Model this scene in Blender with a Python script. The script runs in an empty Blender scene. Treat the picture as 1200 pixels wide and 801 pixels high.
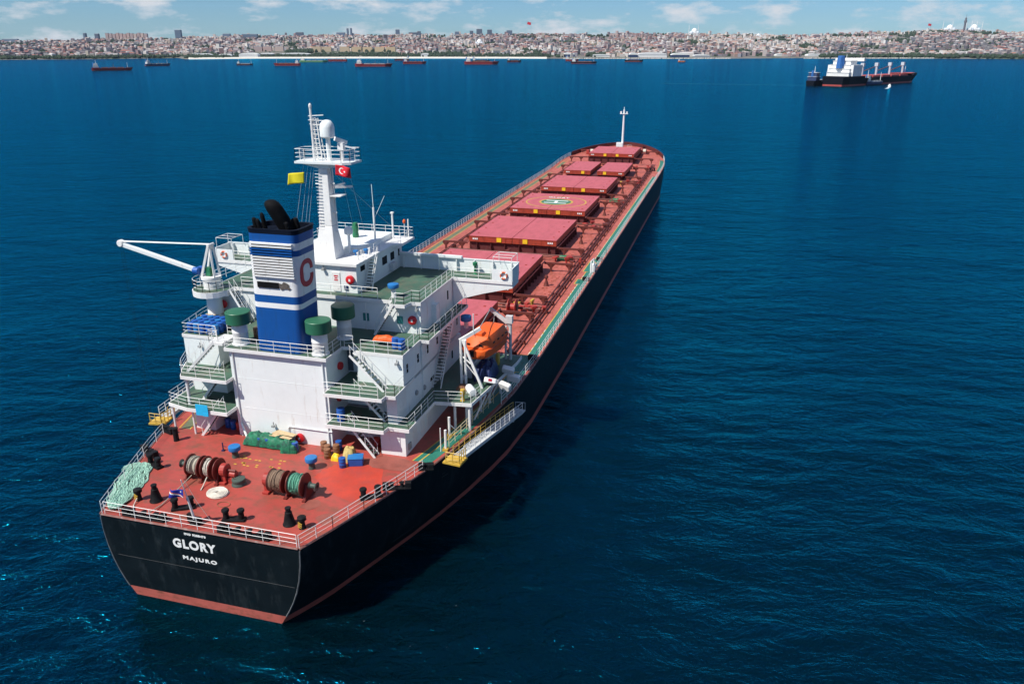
import bpy, bmesh, math, random
from mathutils import Vector, Matrix, noise as mnoise
R = math.radians
rnd = random.Random(7)
sc = bpy.context.scene
COL = sc.collection

# ------------------------------------------------------------------ camera, sky, sun, exposure
YAW, PITCH = 0.2695, 0.3589
cam_d = bpy.data.cameras.new('camera'); cam = bpy.data.objects.new('camera', cam_d); COL.objects.link(cam)
CAMP = Vector((-41.08, -35.33, 40.55))
cam.location = CAMP
fwd = Vector((math.cos(PITCH) * math.cos(YAW), math.cos(PITCH) * math.sin(YAW), -math.sin(PITCH)))
cam.rotation_euler = fwd.to_track_quat('-Z', 'Y').to_euler()
cam_d.sensor_width = 36.0; cam_d.lens = 914.8 / 1200 * 36
cam_d.clip_start = 1.0; cam_d.clip_end = 80000
sc.camera = cam

SUN_AZ = math.atan2(0.65, -0.76)          # direction towards the sun, from +x
SUN_EL = R(53)
world = bpy.data.worlds.new('World'); sc.world = world; world.use_nodes = True
wn, wl = world.node_tree.nodes, world.node_tree.links
bg = wn['Background']; bg.inputs['Strength'].default_value = 0.085
sky = wn.new('ShaderNodeTexSky'); sky.sky_type = 'NISHITA'; sky.sun_disc = False
sky.sun_elevation = SUN_EL; sky.sun_rotation = math.pi / 2 - SUN_AZ
sky.altitude = 100; sky.air_density = 1.0; sky.dust_density = 0.1; sky.ozone_density = 3.0
tint = wn.new('ShaderNodeMixRGB'); tint.blend_type = 'MULTIPLY'; tint.inputs[0].default_value = 1
tint.inputs[2].default_value = (0.40, 0.625, 0.90, 1)
wl.new(sky.outputs[0], tint.inputs[1])
tc = wn.new('ShaderNodeTexCoord'); mp = wn.new('ShaderNodeMapping'); mp.inputs['Scale'].default_value = (13, 13, 42)
mp.inputs['Location'].default_value = (3.1, 1.7, 0.4)
wl.new(tc.outputs['Generated'], mp.inputs[0])
cn = wn.new('ShaderNodeTexNoise'); cn.inputs['Scale'].default_value = 1.0; cn.inputs['Detail'].default_value = 7; cn.inputs['Roughness'].default_value = 0.6
wl.new(mp.outputs[0], cn.inputs[0])
cr = wn.new('ShaderNodeValToRGB'); cr.color_ramp.elements[0].position = 0.50; cr.color_ramp.elements[1].position = 0.66
cr.color_ramp.elements[0].color = (0, 0, 0, 1); cr.color_ramp.elements[1].color = (0.95, 0.95, 0.95, 1)
wl.new(cn.outputs[0], cr.inputs[0])
cm = wn.new('ShaderNodeMixRGB'); cm.inputs[2].default_value = (6.4, 6.6, 7.0, 1)
wl.new(cr.outputs[0], cm.inputs[0]); wl.new(tint.outputs[0], cm.inputs[1]); wl.new(cm.outputs[0], bg.inputs[0])

sl = bpy.data.lights.new('sun', 'SUN'); sl.energy = 4.6; sl.angle = R(0.5); sl.color = (1.0, 0.965, 0.89)
so = bpy.data.objects.new('sun', sl); COL.objects.link(so); so.location = (-60, 60, 120)
to_sun = Vector((math.cos(SUN_AZ) * math.cos(SUN_EL), math.sin(SUN_AZ) * math.cos(SUN_EL), math.sin(SUN_EL)))
so.rotation_euler = (-to_sun).to_track_quat('-Z', 'Y').to_euler()
vs = sc.view_settings
vs.view_transform = 'Standard'; vs.look = 'None'; vs.exposure = 0.38; vs.gamma = 1.0; vs.use_curve_mapping = False
sc.cycles.max_bounces = 6; sc.cycles.volume_bounces = 0; sc.cycles.caustics_reflective = False; sc.cycles.caustics_refractive = False

# ------------------------------------------------------------------ helpers
class MB:
    def __init__(s): s.v = []; s.f = []
    def add(s, vs, fs):
        o = len(s.v); s.v += [tuple(p) for p in vs]; s.f += [tuple(i + o for i in f) for f in fs]; return s
    def box(s, c, d, rz=0.0, m=None):
        x, y, z = d[0] / 2, d[1] / 2, d[2] / 2
        P = [Vector((a * x, b * y, e * z)) for e in (-1, 1) for a, b in ((-1, -1), (1, -1), (1, 1), (-1, 1))]
        if m is not None: P = [m @ p for p in P]
        if rz: P = [Matrix.Rotation(rz, 3, 'Z') @ p for p in P]
        c = Vector(c)
        return s.add([p + c for p in P], [(3, 2, 1, 0), (4, 5, 6, 7), (0, 1, 5, 4), (1, 2, 6, 5), (2, 3, 7, 6), (3, 0, 4, 7)])
    def bb(s, a, b):
        return s.box([(a[i] + b[i]) / 2 for i in range(3)], [abs(b[i] - a[i]) for i in range(3)])
    def beam(s, p, q, w, h):
        p, q = Vector(p), Vector(q); d = q - p; L = d.length; d.normalize()
        side = d.cross(Vector((0, 0, 1)))
        if side.length < 1e-3: side = Vector((0, 1, 0))
        side.normalize(); up = side.cross(d)
        return s.box((p + q) / 2, (L, w, h), m=Matrix((d, side, up)).transposed())
    def tube(s, p, q, r, n=6, r2=None, cap=True):
        p, q = Vector(p), Vector(q); d = (q - p)
        if d.length < 1e-6: return s
        d.normalize(); a = d.orthogonal().normalized(); b = d.cross(a); r2 = r if r2 is None else r2
        vs = [c + (a * math.cos(2 * math.pi * i / n) + b * math.sin(2 * math.pi * i / n)) * rr for c, rr in ((p, r), (q, r2)) for i in range(n)]
        fs = [(i, (i + 1) % n, n + (i + 1) % n, n + i) for i in range(n)]
        if cap: fs += [tuple(range(n - 1, -1, -1)), tuple(range(n, 2 * n))]
        return s.add(vs, fs)
    def path(s, pts, r, n=5, closed=False):
        pts = [Vector(p) for p in pts]; m = len(pts); vs = []
        for i, p in enumerate(pts):
            a = pts[(i - 1) % m] if (closed or i) else p; b = pts[(i + 1) % m] if (closed or i < m - 1) else p
            d = (b - a)
            if d.length < 1e-9: d = Vector((1, 0, 0))
            d.normalize(); u = d.cross(Vector((0, 0, 1)))
            if u.length < 1e-2: u = Vector((0, 1, 0)).cross(d)
            u.normalize(); w = u.cross(d)
            vs += [p + (u * math.cos(2 * math.pi * k / n) + w * math.sin(2 * math.pi * k / n)) * r for k in range(n)]
        fs = []
        for i in range(m if closed else m - 1):
            j = (i + 1) % m
            fs += [(i * n + k, i * n + (k + 1) % n, j * n + (k + 1) % n, j * n + k) for k in range(n)]
        if not closed: fs += [tuple(range(n - 1, -1, -1)), tuple(range((m - 1) * n, m * n))]
        return s.add(vs, fs)
    def prism(s, poly, z0, z1, top=None):
        n = len(poly); t = top or poly
        vs = [(x, y, z0) for x, y in poly] + [(x, y, z1) for x, y in t]
        area = sum(poly[i][0] * poly[(i + 1) % n][1] - poly[(i + 1) % n][0] * poly[i][1] for i in range(n))
        fs = [tuple(range(n - 1, -1, -1)), tuple(range(n, 2 * n))] + [(i, (i + 1) % n, n + (i + 1) % n, n + i) for i in range(n)]
        if area < 0: fs = [tuple(reversed(f)) for f in fs]
        return s.add(vs, fs)
    def xprism(s, poly, x0, x1):            # polygon in (y, z) pushed along x
        t = MB().prism(poly, x0, x1); return s.add([(z, x, y) for x, y, z in t.v], t.f)
    def yprism(s, poly, y0, y1):            # polygon in (x, z) pushed along y
        t = MB().prism(poly, y0, y1); return s.add([(x, z, y) for x, y, z in t.v], [tuple(reversed(f)) for f in t.f])
    def lathe(s, prof, c=(0, 0, 0), n=16, axis='z', sy=1.0):
        vs = []
        for r, z in prof:
            for i in range(n):
                a = 2 * math.pi * i / n; x, y = r * math.cos(a), r * math.sin(a) * sy
                p = (x, y, z) if axis == 'z' else (x, z, y) if axis == 'y' else (z, x, y)
                vs.append((p[0] + c[0], p[1] + c[1], p[2] + c[2]))
        m = len(prof); fs = [(k * n + i, k * n + (i + 1) % n, (k + 1) * n + (i + 1) % n, (k + 1) * n + i) for k in range(m - 1) for i in range(n)]
        fs += [tuple(range(n - 1, -1, -1)), tuple(range((m - 1) * n, m * n))]
        if axis == 'y': fs = [tuple(reversed(f)) for f in fs]
        return s.add(vs, fs)
    def build(s, name, m, parent=None, smooth=False, bevel=0.0):
        me = bpy.data.meshes.new(name); me.from_pydata(s.v, [], s.f); me.update()
        if isinstance(m, (list, tuple)):
            for k in m: me.materials.append(k)
        else: me.materials.append(m)
        o = bpy.data.objects.new(name, me); COL.objects.link(o)
        if smooth:
            for p in me.polygons: p.use_smooth = True
            try:
                me.set_sharp_from_angle(angle=R(38))
            except Exception: pass
        if bevel:
            b = o.modifiers.new('bevel', 'BEVEL'); b.width = bevel; b.segments = 2; b.limit_method = 'ANGLE'
        if parent is not None: o.parent = parent
        return o

def tag(o, label=None, cat=None, group=None, kind=None):
    if label: o['label'] = label
    if cat: o['category'] = cat
    if group: o['group'] = group
    if kind: o['kind'] = kind
    return o
def thing(name, label, cat, loc=(0, 0, 0), rz=0.0, group=None):
    o = bpy.data.objects.new(name, None); COL.objects.link(o); o.location = loc; o.rotation_euler = (0, 0, rz)
    o.empty_display_size = 0.5
    return tag(o, label, cat, group)
def dup(root, loc, rz=0.0, label=None, group=None):
    r = root.copy(); COL.objects.link(r); r.location = loc; r.rotation_euler = (0, 0, rz)
    if label: r['label'] = label
    if group: r['group'] = group
    for ch in list(root.children):
        c = ch.copy(); COL.objects.link(c); c.parent = r
        for g in list(ch.children):
            d = g.copy(); COL.objects.link(d); d.parent = c
    return r

# ------------------------------------------------------------------ materials
def mat(name, col, rough=0.55, metal=0.0, var=0.12, vs=0.6, dirt=None, damt=0.0, dscale=(1, 1, 0.25), bump=0.0, bscale=6.0, dlo=0.52, dhi=0.72, obj_random=0.0):
    m = bpy.data.materials.new(name); m.use_nodes = True
    n, l = m.node_tree.nodes, m.node_tree.links; b = n['Principled BSDF']
    b.inputs['Roughness'].default_value = rough; b.inputs['Metallic'].default_value = metal; b.inputs['Specular IOR Level'].default_value = 0.08 if sum(col) < .06 else 0.4
    g = n.new('ShaderNodeNewGeometry')
    nz = n.new('ShaderNodeTexNoise'); nz.inputs['Scale'].default_value = vs; nz.inputs['Detail'].default_value = 6; nz.inputs['Roughness'].default_value = 0.65
    l.new(g.outputs['Position'], nz.inputs['Vector'])
    mr = n.new('ShaderNodeMapRange'); mr.inputs[1].default_value = 0.25; mr.inputs[2].default_value = 0.75
    mr.inputs[3].default_value = 1 - var; mr.inputs[4].default_value = 1 + var
    l.new(nz.outputs[0], mr.inputs[0])
    mx = n.new('ShaderNodeMixRGB'); mx.blend_type = 'MULTIPLY'; mx.inputs[0].default_value = 1; mx.inputs[1].default_value = (*col, 1)
    cv = n.new('ShaderNodeCombineColor'); [l.new(mr.outputs[0], cv.inputs[i]) for i in range(3)]
    l.new(cv.outputs[0], mx.inputs[2]); out = mx.outputs[0]
    if dirt:
        mpn = n.new('ShaderNodeMapping'); mpn.inputs['Scale'].default_value = dscale; l.new(g.outputs['Position'], mpn.inputs[0])
        n2 = n.new('ShaderNodeTexNoise'); n2.inputs['Scale'].default_value = 1.6; n2.inputs['Detail'].default_value = 8; n2.inputs['Roughness'].default_value = 0.7
        l.new(mpn.outputs[0], n2.inputs[0])
        r2 = n.new('ShaderNodeMapRange'); r2.inputs[1].default_value = dlo; r2.inputs[2].default_value = dhi; r2.inputs[4].default_value = damt
        l.new(n2.outputs[0], r2.inputs[0])
        m2 = n.new('ShaderNodeMixRGB'); m2.inputs[2].default_value = (*dirt, 1); l.new(r2.outputs[0], m2.inputs[0]); l.new(out, m2.inputs[1]); out = m2.outputs[0]
    if obj_random:
        oi = n.new('ShaderNodeObjectInfo'); r3 = n.new('ShaderNodeMapRange'); r3.inputs[3].default_value = 1 - obj_random; r3.inputs[4].default_value = 1 + obj_random * .6
        l.new(oi.outputs['Random'], r3.inputs[0]); c3 = n.new('ShaderNodeCombineColor'); [l.new(r3.outputs[0], c3.inputs[i]) for i in range(3)]
        m3 = n.new('ShaderNodeMixRGB'); m3.blend_type = 'MULTIPLY'; m3.inputs[0].default_value = 1; l.new(out, m3.inputs[1]); l.new(c3.outputs[0], m3.inputs[2]); out = m3.outputs[0]
    l.new(out, b.inputs['Base Color'])
    if bump:
        n4 = n.new('ShaderNodeTexNoise'); n4.inputs['Scale'].default_value = bscale; n4.inputs['Detail'].default_value = 4; l.new(g.outputs['Position'], n4.inputs['Vector'])
        bp = n.new('ShaderNodeBump'); bp.inputs['Strength'].default_value = bump; bp.inputs['Distance'].default_value = 0.05
        l.new(n4.outputs[0], bp.inputs['Height']); l.new(bp.outputs[0], b.inputs['Normal'])
    return m
RUST = (0.20, 0.075, 0.03); GRIME = (0.30, 0.27, 0.22)
M = dict(
    white=mat('white_paint', (0.76, 0.79, 0.78), 0.45, var=0.05, dirt=(0.40, 0.29, 0.20), damt=0.62, dscale=(1.3, 1.3, 0.2), dlo=0.575, dhi=0.78, bump=0.35, bscale=0.9),
    white2=mat('white_weathered_paint', (0.76, 0.75, 0.73), 0.5, var=0.10, dirt=RUST, damt=0.75, dscale=(2.2, 2.2, 0.8), dlo=0.61, dhi=0.72),
    rail=mat('white_rail_paint', (0.78, 0.77, 0.74), 0.5, var=0.10, vs=2, dirt=RUST, damt=0.6, dscale=(2, 2, 2), dlo=0.60, dhi=0.72),
    black=mat('black_hull_paint', (0.006, 0.009, 0.011), 0.5, var=0.35, vs=0.5, dirt=(0.030, 0.037, 0.040), damt=0.75, dscale=(0.7, 0.7, 0.24), dlo=0.53, dhi=0.74, bump=0.5, bscale=0.55),
    boot=mat('red_boot_paint', (0.42, 0.10, 0.075), 0.55, var=0.18, vs=1.2, dirt=(0.10, 0.05, 0.02), damt=0.7, dscale=(0.6, 0.6, 2.0), dlo=0.52, dhi=0.7),
    boottop=mat('faded_boot_band', (0.20, 0.075, 0.07), 0.6, var=0.2, vs=1.2),
    deck=mat('red_deck_paint', (0.37, 0.062, 0.048), 0.5, var=0.16, vs=0.35, dirt=(0.19, 0.070, 0.045), damt=0.85, dscale=(0.75, 0.5, 0.55), dlo=0.45, dhi=0.66, bump=0.15, bscale=2.0),
    deckmid=mat('worn_red_deck_paint', (0.43, 0.112, 0.086), 0.6, var=0.22, vs=0.5, dirt=(0.24, 0.06, 0.03), damt=0.8, dscale=(0.35, 0.9, 0.5), dlo=0.46, dhi=0.66),
    patch=mat('fresh_red_paint', (0.47, 0.052, 0.030), 0.45, var=0.2, vs=0.6, dirt=(0.36, .06, .045), damt=.8, dscale=(.6, .6, .6), dlo=.45, dhi=.65),
    worn=mat('scuffed_deck_paint', (0.26, 0.075, 0.055), 0.6, var=0.3, vs=1.2),
    hatch=mat('pink_red_hatch_paint', (0.49, 0.105, 0.118), 0.5, var=0.08, vs=0.4, dirt=(0.36, 0.075, 0.075), damt=0.8, dscale=(0.2, 0.6, 0.5), dlo=0.45, dhi=0.7),
    hatchside=mat('rusty_hatch_side', (0.33, 0.045, 0.022), 0.55, var=0.25, vs=1.5, dirt=(0.14, 0.03, 0.015), damt=0.8, dscale=(1.5, 1.5, 0.6)),
    coaming=mat('shade_darkened_red', (0.085, 0.018, 0.018), 0.6, var=0.25, vs=1.0),  # red darkened: shade below the hatch covers is put into this colour
    brown=mat('brown_red_steel', (0.13, 0.030, 0.022), 0.55, var=0.25, vs=2),
    maroon=mat('maroon_steel', (0.15, 0.022, 0.016), 0.5, var=0.3, vs=3, dirt=(0.05, 0.02, 0.012), damt=0.6, dscale=(2, 2, 2)),
    redgear=mat('red_machinery_paint', (0.36, 0.04, 0.03), 0.5, var=0.2, vs=3),
    green=mat('green_deck_paint', (0.055, 0.115, 0.078), 0.6, var=0.25, vs=0.5, dirt=(0.13, 0.115, 0.085), damt=0.7, dscale=(0.6, 0.6, 0.6), dlo=0.46, dhi=0.68),
    walk=mat('green_walkway_paint', (0.025, 0.16, 0.115), 0.5, var=0.18, vs=0.6),
    yellow=mat('yellow_paint', (0.52, 0.33, 0.05), 0.5, var=0.12, vs=2),
    yellowbright=mat('yellow_sign_paint', (0.80, 0.50, 0.02), 0.5, var=0.1, vs=4),
    cap=mat('green_vent_cap_paint', (0.026, 0.125, 0.065), 0.45, var=0.1, vs=1.0),
    blue=mat('funnel_blue_paint', (0.005, 0.068, 0.27), 0.45, var=0.10, vs=0.6, dirt=(0.02, 0.05, 0.14), damt=0.6, dscale=(1, 1, 0.2), dlo=0.55, dhi=0.75),
    funnelwhite=mat('funnel_white_paint', (0.78, 0.78, 0.77), 0.45, var=0.06, dirt=(0.25, 0.20, 0.17), damt=0.7, dscale=(1.2, 1.2, 0.4), dlo=0.56, dhi=0.75),
    navy=mat('navy_paint', (0.010, 0.022, 0.085), 0.5, var=0.15, vs=2),
    soot=mat('black_soot', (0.008, 0.008, 0.009), 0.75, var=0.4, vs=2),
    blk=mat('black_fitting_paint', (0.014, 0.014, 0.015), 0.45, var=0.4, vs=4),
    bluecap=mat('blue_cap_paint', (0.02, 0.16, 0.42), 0.45, var=0.15, vs=2),
    bluedrum=mat('blue_plastic', (0.015, 0.09, 0.35), 0.4, var=0.15, vs=2),
    cyan=mat('cyan_cover', (0.02, 0.42, 0.72), 0.6, var=0.1, vs=2),
    red=mat('fire_red_paint', (0.55, 0.012, 0.018), 0.35, var=0.1, vs=3),
    emblem=mat('emblem_red_paint', (0.42, 0.016, 0.035), 0.5, var=0.08, vs=3),
    orange=mat('orange_fibreglass', (0.74, 0.11, 0.015), 0.55, var=0.08, vs=2, dirt=(0.5, 0.10, 0.02), damt=0.5, dscale=(1, 1, 0.3)),
    ropegreen=mat('green_rope', (0.13, 0.36, 0.25), 0.9, var=0.3, vs=5),
    ropepale=mat('pale_green_rope', (0.30, 0.50, 0.40), 0.9, var=0.3, vs=5),
    ropegrey=mat('grey_rope', (0.34, 0.31, 0.25), 0.9, var=0.3, vs=5),
    ropewhite=mat('white_rope', (0.60, 0.56, 0.48), 0.9, var=0.2, vs=5),
    ropebrown=mat('brown_rope', (0.21, 0.14, 0.095), 0.9, var=0.3, vs=5),
    tarp=mat('green_tarpaulin', (0.012, 0.15, 0.075), 0.6, var=0.4, vs=2.5, dirt=(.012, .05, .04), damt=.9, dscale=(1.2, 1.2, 1.2), dlo=.48, dhi=.6, bump=0.9, bscale=3),
    canvas=mat('tan_canvas', (0.48, 0.36, 0.13), 0.8, var=0.15, vs=2, bump=0.5, bscale=4),
    plank=mat('tan_planks', (0.52, 0.38, 0.22), 0.8, var=0.2, vs=3),
    rustbrown=mat('rusty_brown_drum', (0.22, 0.10, 0.05), 0.7, var=0.4, vs=2),
    greygreen=mat('grey_green_steel', (0.06, 0.085, 0.07), 0.55, var=0.25, vs=3),
    grey=mat('grey_steel', (0.30, 0.31, 0.31), 0.5, var=0.15, vs=3),
    dark=mat('dark_window_glass', (0.012, 0.016, 0.02), 0.12, var=0.1),
    doorgrey=mat('grey_door_paint', (0.07, 0.09, 0.12), 0.5, var=0.1),
    teal=mat('teal_glass', (0.03, 0.22, 0.22), 0.2, var=0.1),
    steelwhite=mat('pale_galvanised_steel', (0.55, 0.56, 0.56), 0.5, var=0.15, vs=3),
    flagyellow=mat('yellow_cloth', (0.70, 0.60, 0.02), 0.8, var=0.06, vs=2),
    flagred=mat('red_cloth', (0.62, 0.015, 0.03), 0.8, var=0.06, vs=2),
    flagblue=mat('blue_cloth', (0.012, 0.022, 0.25), 0.8, var=0.06, vs=2),
    flagwhite=mat('white_cloth', (0.8, 0.8, 0.8), 0.8, var=0.04, vs=2),
    flagorange=mat('orange_cloth', (0.75, 0.14, 0.02), 0.8, var=0.04, vs=2),
    letter=mat('white_lettering', (0.80, 0.80, 0.78), 0.5, var=0.06, vs=3),
    greendark=mat('green_machinery_paint', (0.02, 0.16, 0.07), 0.5, var=0.25, vs=3),
)

# ------------------------------------------------------------------ sea
def sea_material():
    m = bpy.data.materials.new('sea_water'); m.use_nodes = True
    n, l = m.node_tree.nodes, m.node_tree.links; b = n['Principled BSDF']; out = n['Material Output']
    g = n.new('ShaderNodeNewGeometry')
    b.inputs['Roughness'].default_value = 0.6; b.inputs['Specular IOR Level'].default_value = 0.0
    b.inputs['Subsurface Weight'].default_value = 1.0; b.inputs['Subsurface Radius'].default_value = (1.5, 4.0, 6.0); b.inputs['Subsurface Scale'].default_value = 1.0
    def nz(scale, det, stretch=(1, 1, 1), rot=0.0, rough=0.55):
        mp = n.new('ShaderNodeMapping'); mp.inputs['Scale'].default_value = stretch; mp.inputs['Rotation'].default_value = (0, 0, rot)
        l.new(g.outputs['Position'], mp.inputs[0])
        t = n.new('ShaderNodeTexNoise'); t.inputs['Scale'].default_value = scale; t.inputs['Detail'].default_value = det; t.inputs['Roughness'].default_value = rough
        l.new(mp.outputs[0], t.inputs[0]); return t.outputs[0]
    big = nz(0.0035, 4, (1, 2.2, 1), 0.5)
    cr = n.new('ShaderNodeValToRGB'); cr.color_ramp.elements[0].position = 0.3; cr.color_ramp.elements[1].position = 0.7
    cr.color_ramp.elements[0].color = (0.0002, 0.0035, 0.0060, 1); cr.color_ramp.elements[1].color = (0.0003, 0.0060, 0.0100, 1)
    l.new(big, cr.inputs[0])
    f1 = nz(0.03, 2); f2 = nz(0.75, 6, (1, 2.0, 1), 0.9, 0.75)     # rare small breaking crests
    a = n.new('ShaderNodeMapRange'); a.inputs[1].default_value = 0.61; a.inputs[2].default_value = 0.68; l.new(f1, a.inputs[0])
    c = n.new('ShaderNodeMapRange'); c.inputs[1].default_value = 0.665; c.inputs[2].default_value = 0.72; l.new(f2, c.inputs[0])
    mu = n.new('ShaderNodeMath'); mu.operation = 'MULTIPLY'; l.new(a.outputs[0], mu.inputs[0]); l.new(c.outputs[0], mu.inputs[1])
    mx = n.new('ShaderNodeMixRGB'); mx.inputs[2].default_value = (0.45, 0.55, 0.6, 1); l.new(mu.outputs[0], mx.inputs[0]); l.new(cr.outputs[0], mx.inputs[1])
    l.new(mx.outputs[0], b.inputs['Base Color'])
    def wv(scale, det, ang, st, rough):
        mp = n.new('ShaderNodeMapping'); mp.vector_type = 'TEXTURE'; mp.inputs['Rotation'].default_value = (0, 0, ang); mp.inputs['Scale'].default_value = (1, st, 1)
        l.new(g.outputs['Position'], mp.inputs[0]); t = n.new('ShaderNodeTexNoise'); t.inputs['Scale'].default_value = scale; t.inputs['Detail'].default_value = det; t.inputs['Roughness'].default_value = rough
        t.inputs['Distortion'].default_value = 0.4; l.new(mp.outputs[0], t.inputs[0]); return t.outputs[0]
    w1 = wv(0.13, 3, 0.42, 2.4, .5); w2 = wv(0.42, 5, 0.20, 2.0, .62); w3 = wv(1.6, 4, 0.55, 1.6, .65)
    def sum2(x, kx, y, ky):
        p = n.new('ShaderNodeMath'); p.operation = 'MULTIPLY'; p.inputs[1].default_value = kx; l.new(x, p.inputs[0])
        q = n.new('ShaderNodeMath'); q.operation = 'MULTIPLY_ADD'; q.inputs[1].default_value = ky; l.new(y, q.inputs[0]); l.new(p.outputs[0], q.inputs[2]); return q.outputs[0]
    w0 = wv(0.030, 4, -.1, 3.0, .6)
    h = sum2(w1, 1.5, w2, 1.05); h = sum2(h, 1.0, w3, 0.19); h = sum2(h, 1.0, w0, 3.5)
    bp = n.new('ShaderNodeBump'); bp.inputs['Strength'].default_value = 1.0; bp.inputs['Distance'].default_value = 0.74
    l.new(h, bp.inputs['Height'])
    gl = n.new('ShaderNodeBsdfGlossy'); gl.inputs['Roughness'].default_value = 0.08; gl.inputs['Color'].default_value = (0.006, 0.52, 0.94, 1)
    fr = n.new('ShaderNodeFresnel'); fr.inputs['IOR'].default_value = 1.50
    l.new(bp.outputs[0], gl.inputs['Normal']); l.new(bp.outputs[0], fr.inputs['Normal']); l.new(bp.outputs[0], b.inputs['Normal'])
    ms = n.new('ShaderNodeMixShader'); l.new(fr.outputs[0], ms.inputs[0]); l.new(b.outputs[0], ms.inputs[1]); l.new(gl.outputs[0], ms.inputs[2]); l.new(ms.outputs[0], out.inputs['Surface'])
    return m
mb = MB(); N = 96
rings = [0.0, 400, 1500, 4000, 8000, 12500]
vsea = [(0, 0, 0)] + [(r * math.cos(2 * math.pi * i / N), r * math.sin(2 * math.pi * i / N), 0) for r in rings[1:] for i in range(N)]
fsea = [(0, 1 + i, 1 + (i + 1) % N) for i in range(N)]
for k in range(len(rings) - 2):
    o1, o2 = 1 + k * N, 1 + (k + 1) * N
    fsea += [(o1 + i, o2 + i, o2 + (i + 1) % N, o1 + (i + 1) % N) for i in range(N)]
mb.add(vsea, fsea); sea = mb.build('sea', sea_material()); tag(sea, kind='structure')

# ------------------------------------------------------------------ the bulk carrier: hull
ship = thing('bulk_carrier', 'long bulk carrier with black hull, red hatches and white deckhouse filling the foreground', 'ship')
def part(mb, name, m, parent=None, smooth=False, label=None, bevel=0.0):
    o = mb.build(name, M[m] if isinstance(m, str) else m, None, smooth, bevel); o.parent = parent if parent is not None else ship
    if label: o['label'] = label
    return o
DH = 7.29
ZA, ZB, ZC, ZD, ZE = 10.18, 13.07, 15.95, 19.05, 21.93
def lerp_tab(t, x):
    if x <= t[0][0]: return t[0][1]
    for (a, b), (c, d) in zip(t, t[1:]):
        if x <= c: return b + (d - b) * (x - a) / (c - a)
    return t[-1][1]
HB = [(0, 8.5), (3, 9.65), (6, 10.7), (9.5, 11.95), (13, 13.06), (17, 14.0), (21.3, 14.75), (26, 15.45), (30, 15.9), (38, 16.13)]
RW = [(0, .76), (4, .83), (11.5, .85), (23, .93), (37, .985), (60, 1.0), (190, 1.0), (205, .93), (222, .72), (234, .55)]
def hb_deck(x):
    if x < 196: return lerp_tab(HB, x)
    t = min((x - 196) / 37.0, 1.0); return 16.13 * (1 - t ** 2.3) ** 0.62
def deckz(x): return DH + 2.4 * (max(0, (x - 185) / 48.0)) ** 1.3
def topz(x): return deckz(x)
def half(x, z, zt):
    r = lerp_tab(RW, x); k = min(1.3, max(0, (zt - z) / DH)) ** 2.4
    return hb_deck(x) * (1 - (1 - r) * k)
def shift(x, z): return (0.2 + 0.35 * max(0, min(1, (DH - z) / 6.5))) * math.exp(-x / 14.0) if x < 60 else 0.0
XS = [0, 1.5, 3, 4.5, 6, 8, 10, 13, 17, 21.3, 26, 30, 38, 60, 90, 120, 150, 180, 190, 196, 200, 204, 208, 212, 216, 219, 222, 225, 227.5, 229.5, 231, 232, 232.7, 233]
def hull_pt(x, z, side, zt):
    stem = 226.5 + 6.5 * max(0, min(1, z / 9.6)) ** 0.8     # raked stem
    xx = x
    if x > 196: xx = 196 + (x - 196) * (stem - 196) / 37.0
    if x < 0.01: xx = 0.25 * max(0, (DH - z) / DH)          # transom leans forward a little
    return (xx, shift(x, z) + side * half(x, z, zt), z)
def hull_strip(fr0, fr1, n, absolute=True):
    mb = MB(); vs = []; fs = []
    for x in XS:
        zt = topz(x)
        for side in (1, -1):
            for k in range(n + 1):
                a = fr0(x) + (fr1(x) - fr0(x)) * k / n
                vs.append(hull_pt(x, a, side, zt))
    w = 2 * (n + 1)
    for i in range(len(XS) - 1):
        for k in range(n):
            a, b = i * w + k, (i + 1) * w + k
            fs.append((a, a + 1, b + 1, b))
            a += n + 1; b += n + 1
            fs.append((a, b, b + 1, a + 1))
    for k in range(n):                                       # transom
        fs.append((k, n + 1 + k, n + 2 + k, k + 1))
    return mb.add(vs, fs)
BOOT = 0.80
hull = part(hull_strip(lambda x: BOOT, lambda x: topz(x), 8), 'hull', 'black', smooth=True)
boot = hull_strip(lambda x: -2.2, lambda x: BOOT, 5)
part(boot, 'boot_stripe', 'boot', hull, smooth=True)
# weld seam across the transom and edge strake
mb = MB()
mb.path([(0.11, 7.9 - i * 15.4 / 12, 3.70) for i in range(13)], 0.011, 4)
part(mb, 'weld_seam', mat('faint_seam', (0.030, 0.034, 0.037), 0.6, var=.5, vs=1), hull)
mb = MB()
for side in (1, -1):
    mb.path([(x, shift(x, DH) + side * (hb_deck(x) + 0.01), topz(x) - 0.02) for x in XS], 0.09, 5)
mb.path([(-0.02, 8.6 - i * 16.8 / 8, DH - 0.02) for i in range(9)], 0.09, 5)
part(mb, 'gunwale', mat('worn_edge_paint', (0.22, 0.09, 0.075), 0.6, var=.3, vs=2, dirt=(0.4, 0.36, 0.33), damt=.6), hull)
mb = MB()                                                    # pale rounded corner bars of the transom
for side in (1, -1):
    mb.path([hull_pt(0, z, side, DH) for z in (0.8, 1.4, 2.2, 3.2, 4.4, 5.8, 7.1)], 0.06, 5)
part(mb, 'corner_bar', mat('grey_scuffed_edge', (0.13, 0.13, 0.13), 0.6, var=.4, vs=2), hull)
hr_ = random.Random(21)
mb = MB()
def on_side(x, z, side=-1, off=.012):
    p = hull_pt(x, z, side, topz(x)); return Vector((p[0], p[1] + side * off, p[2]))
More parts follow.
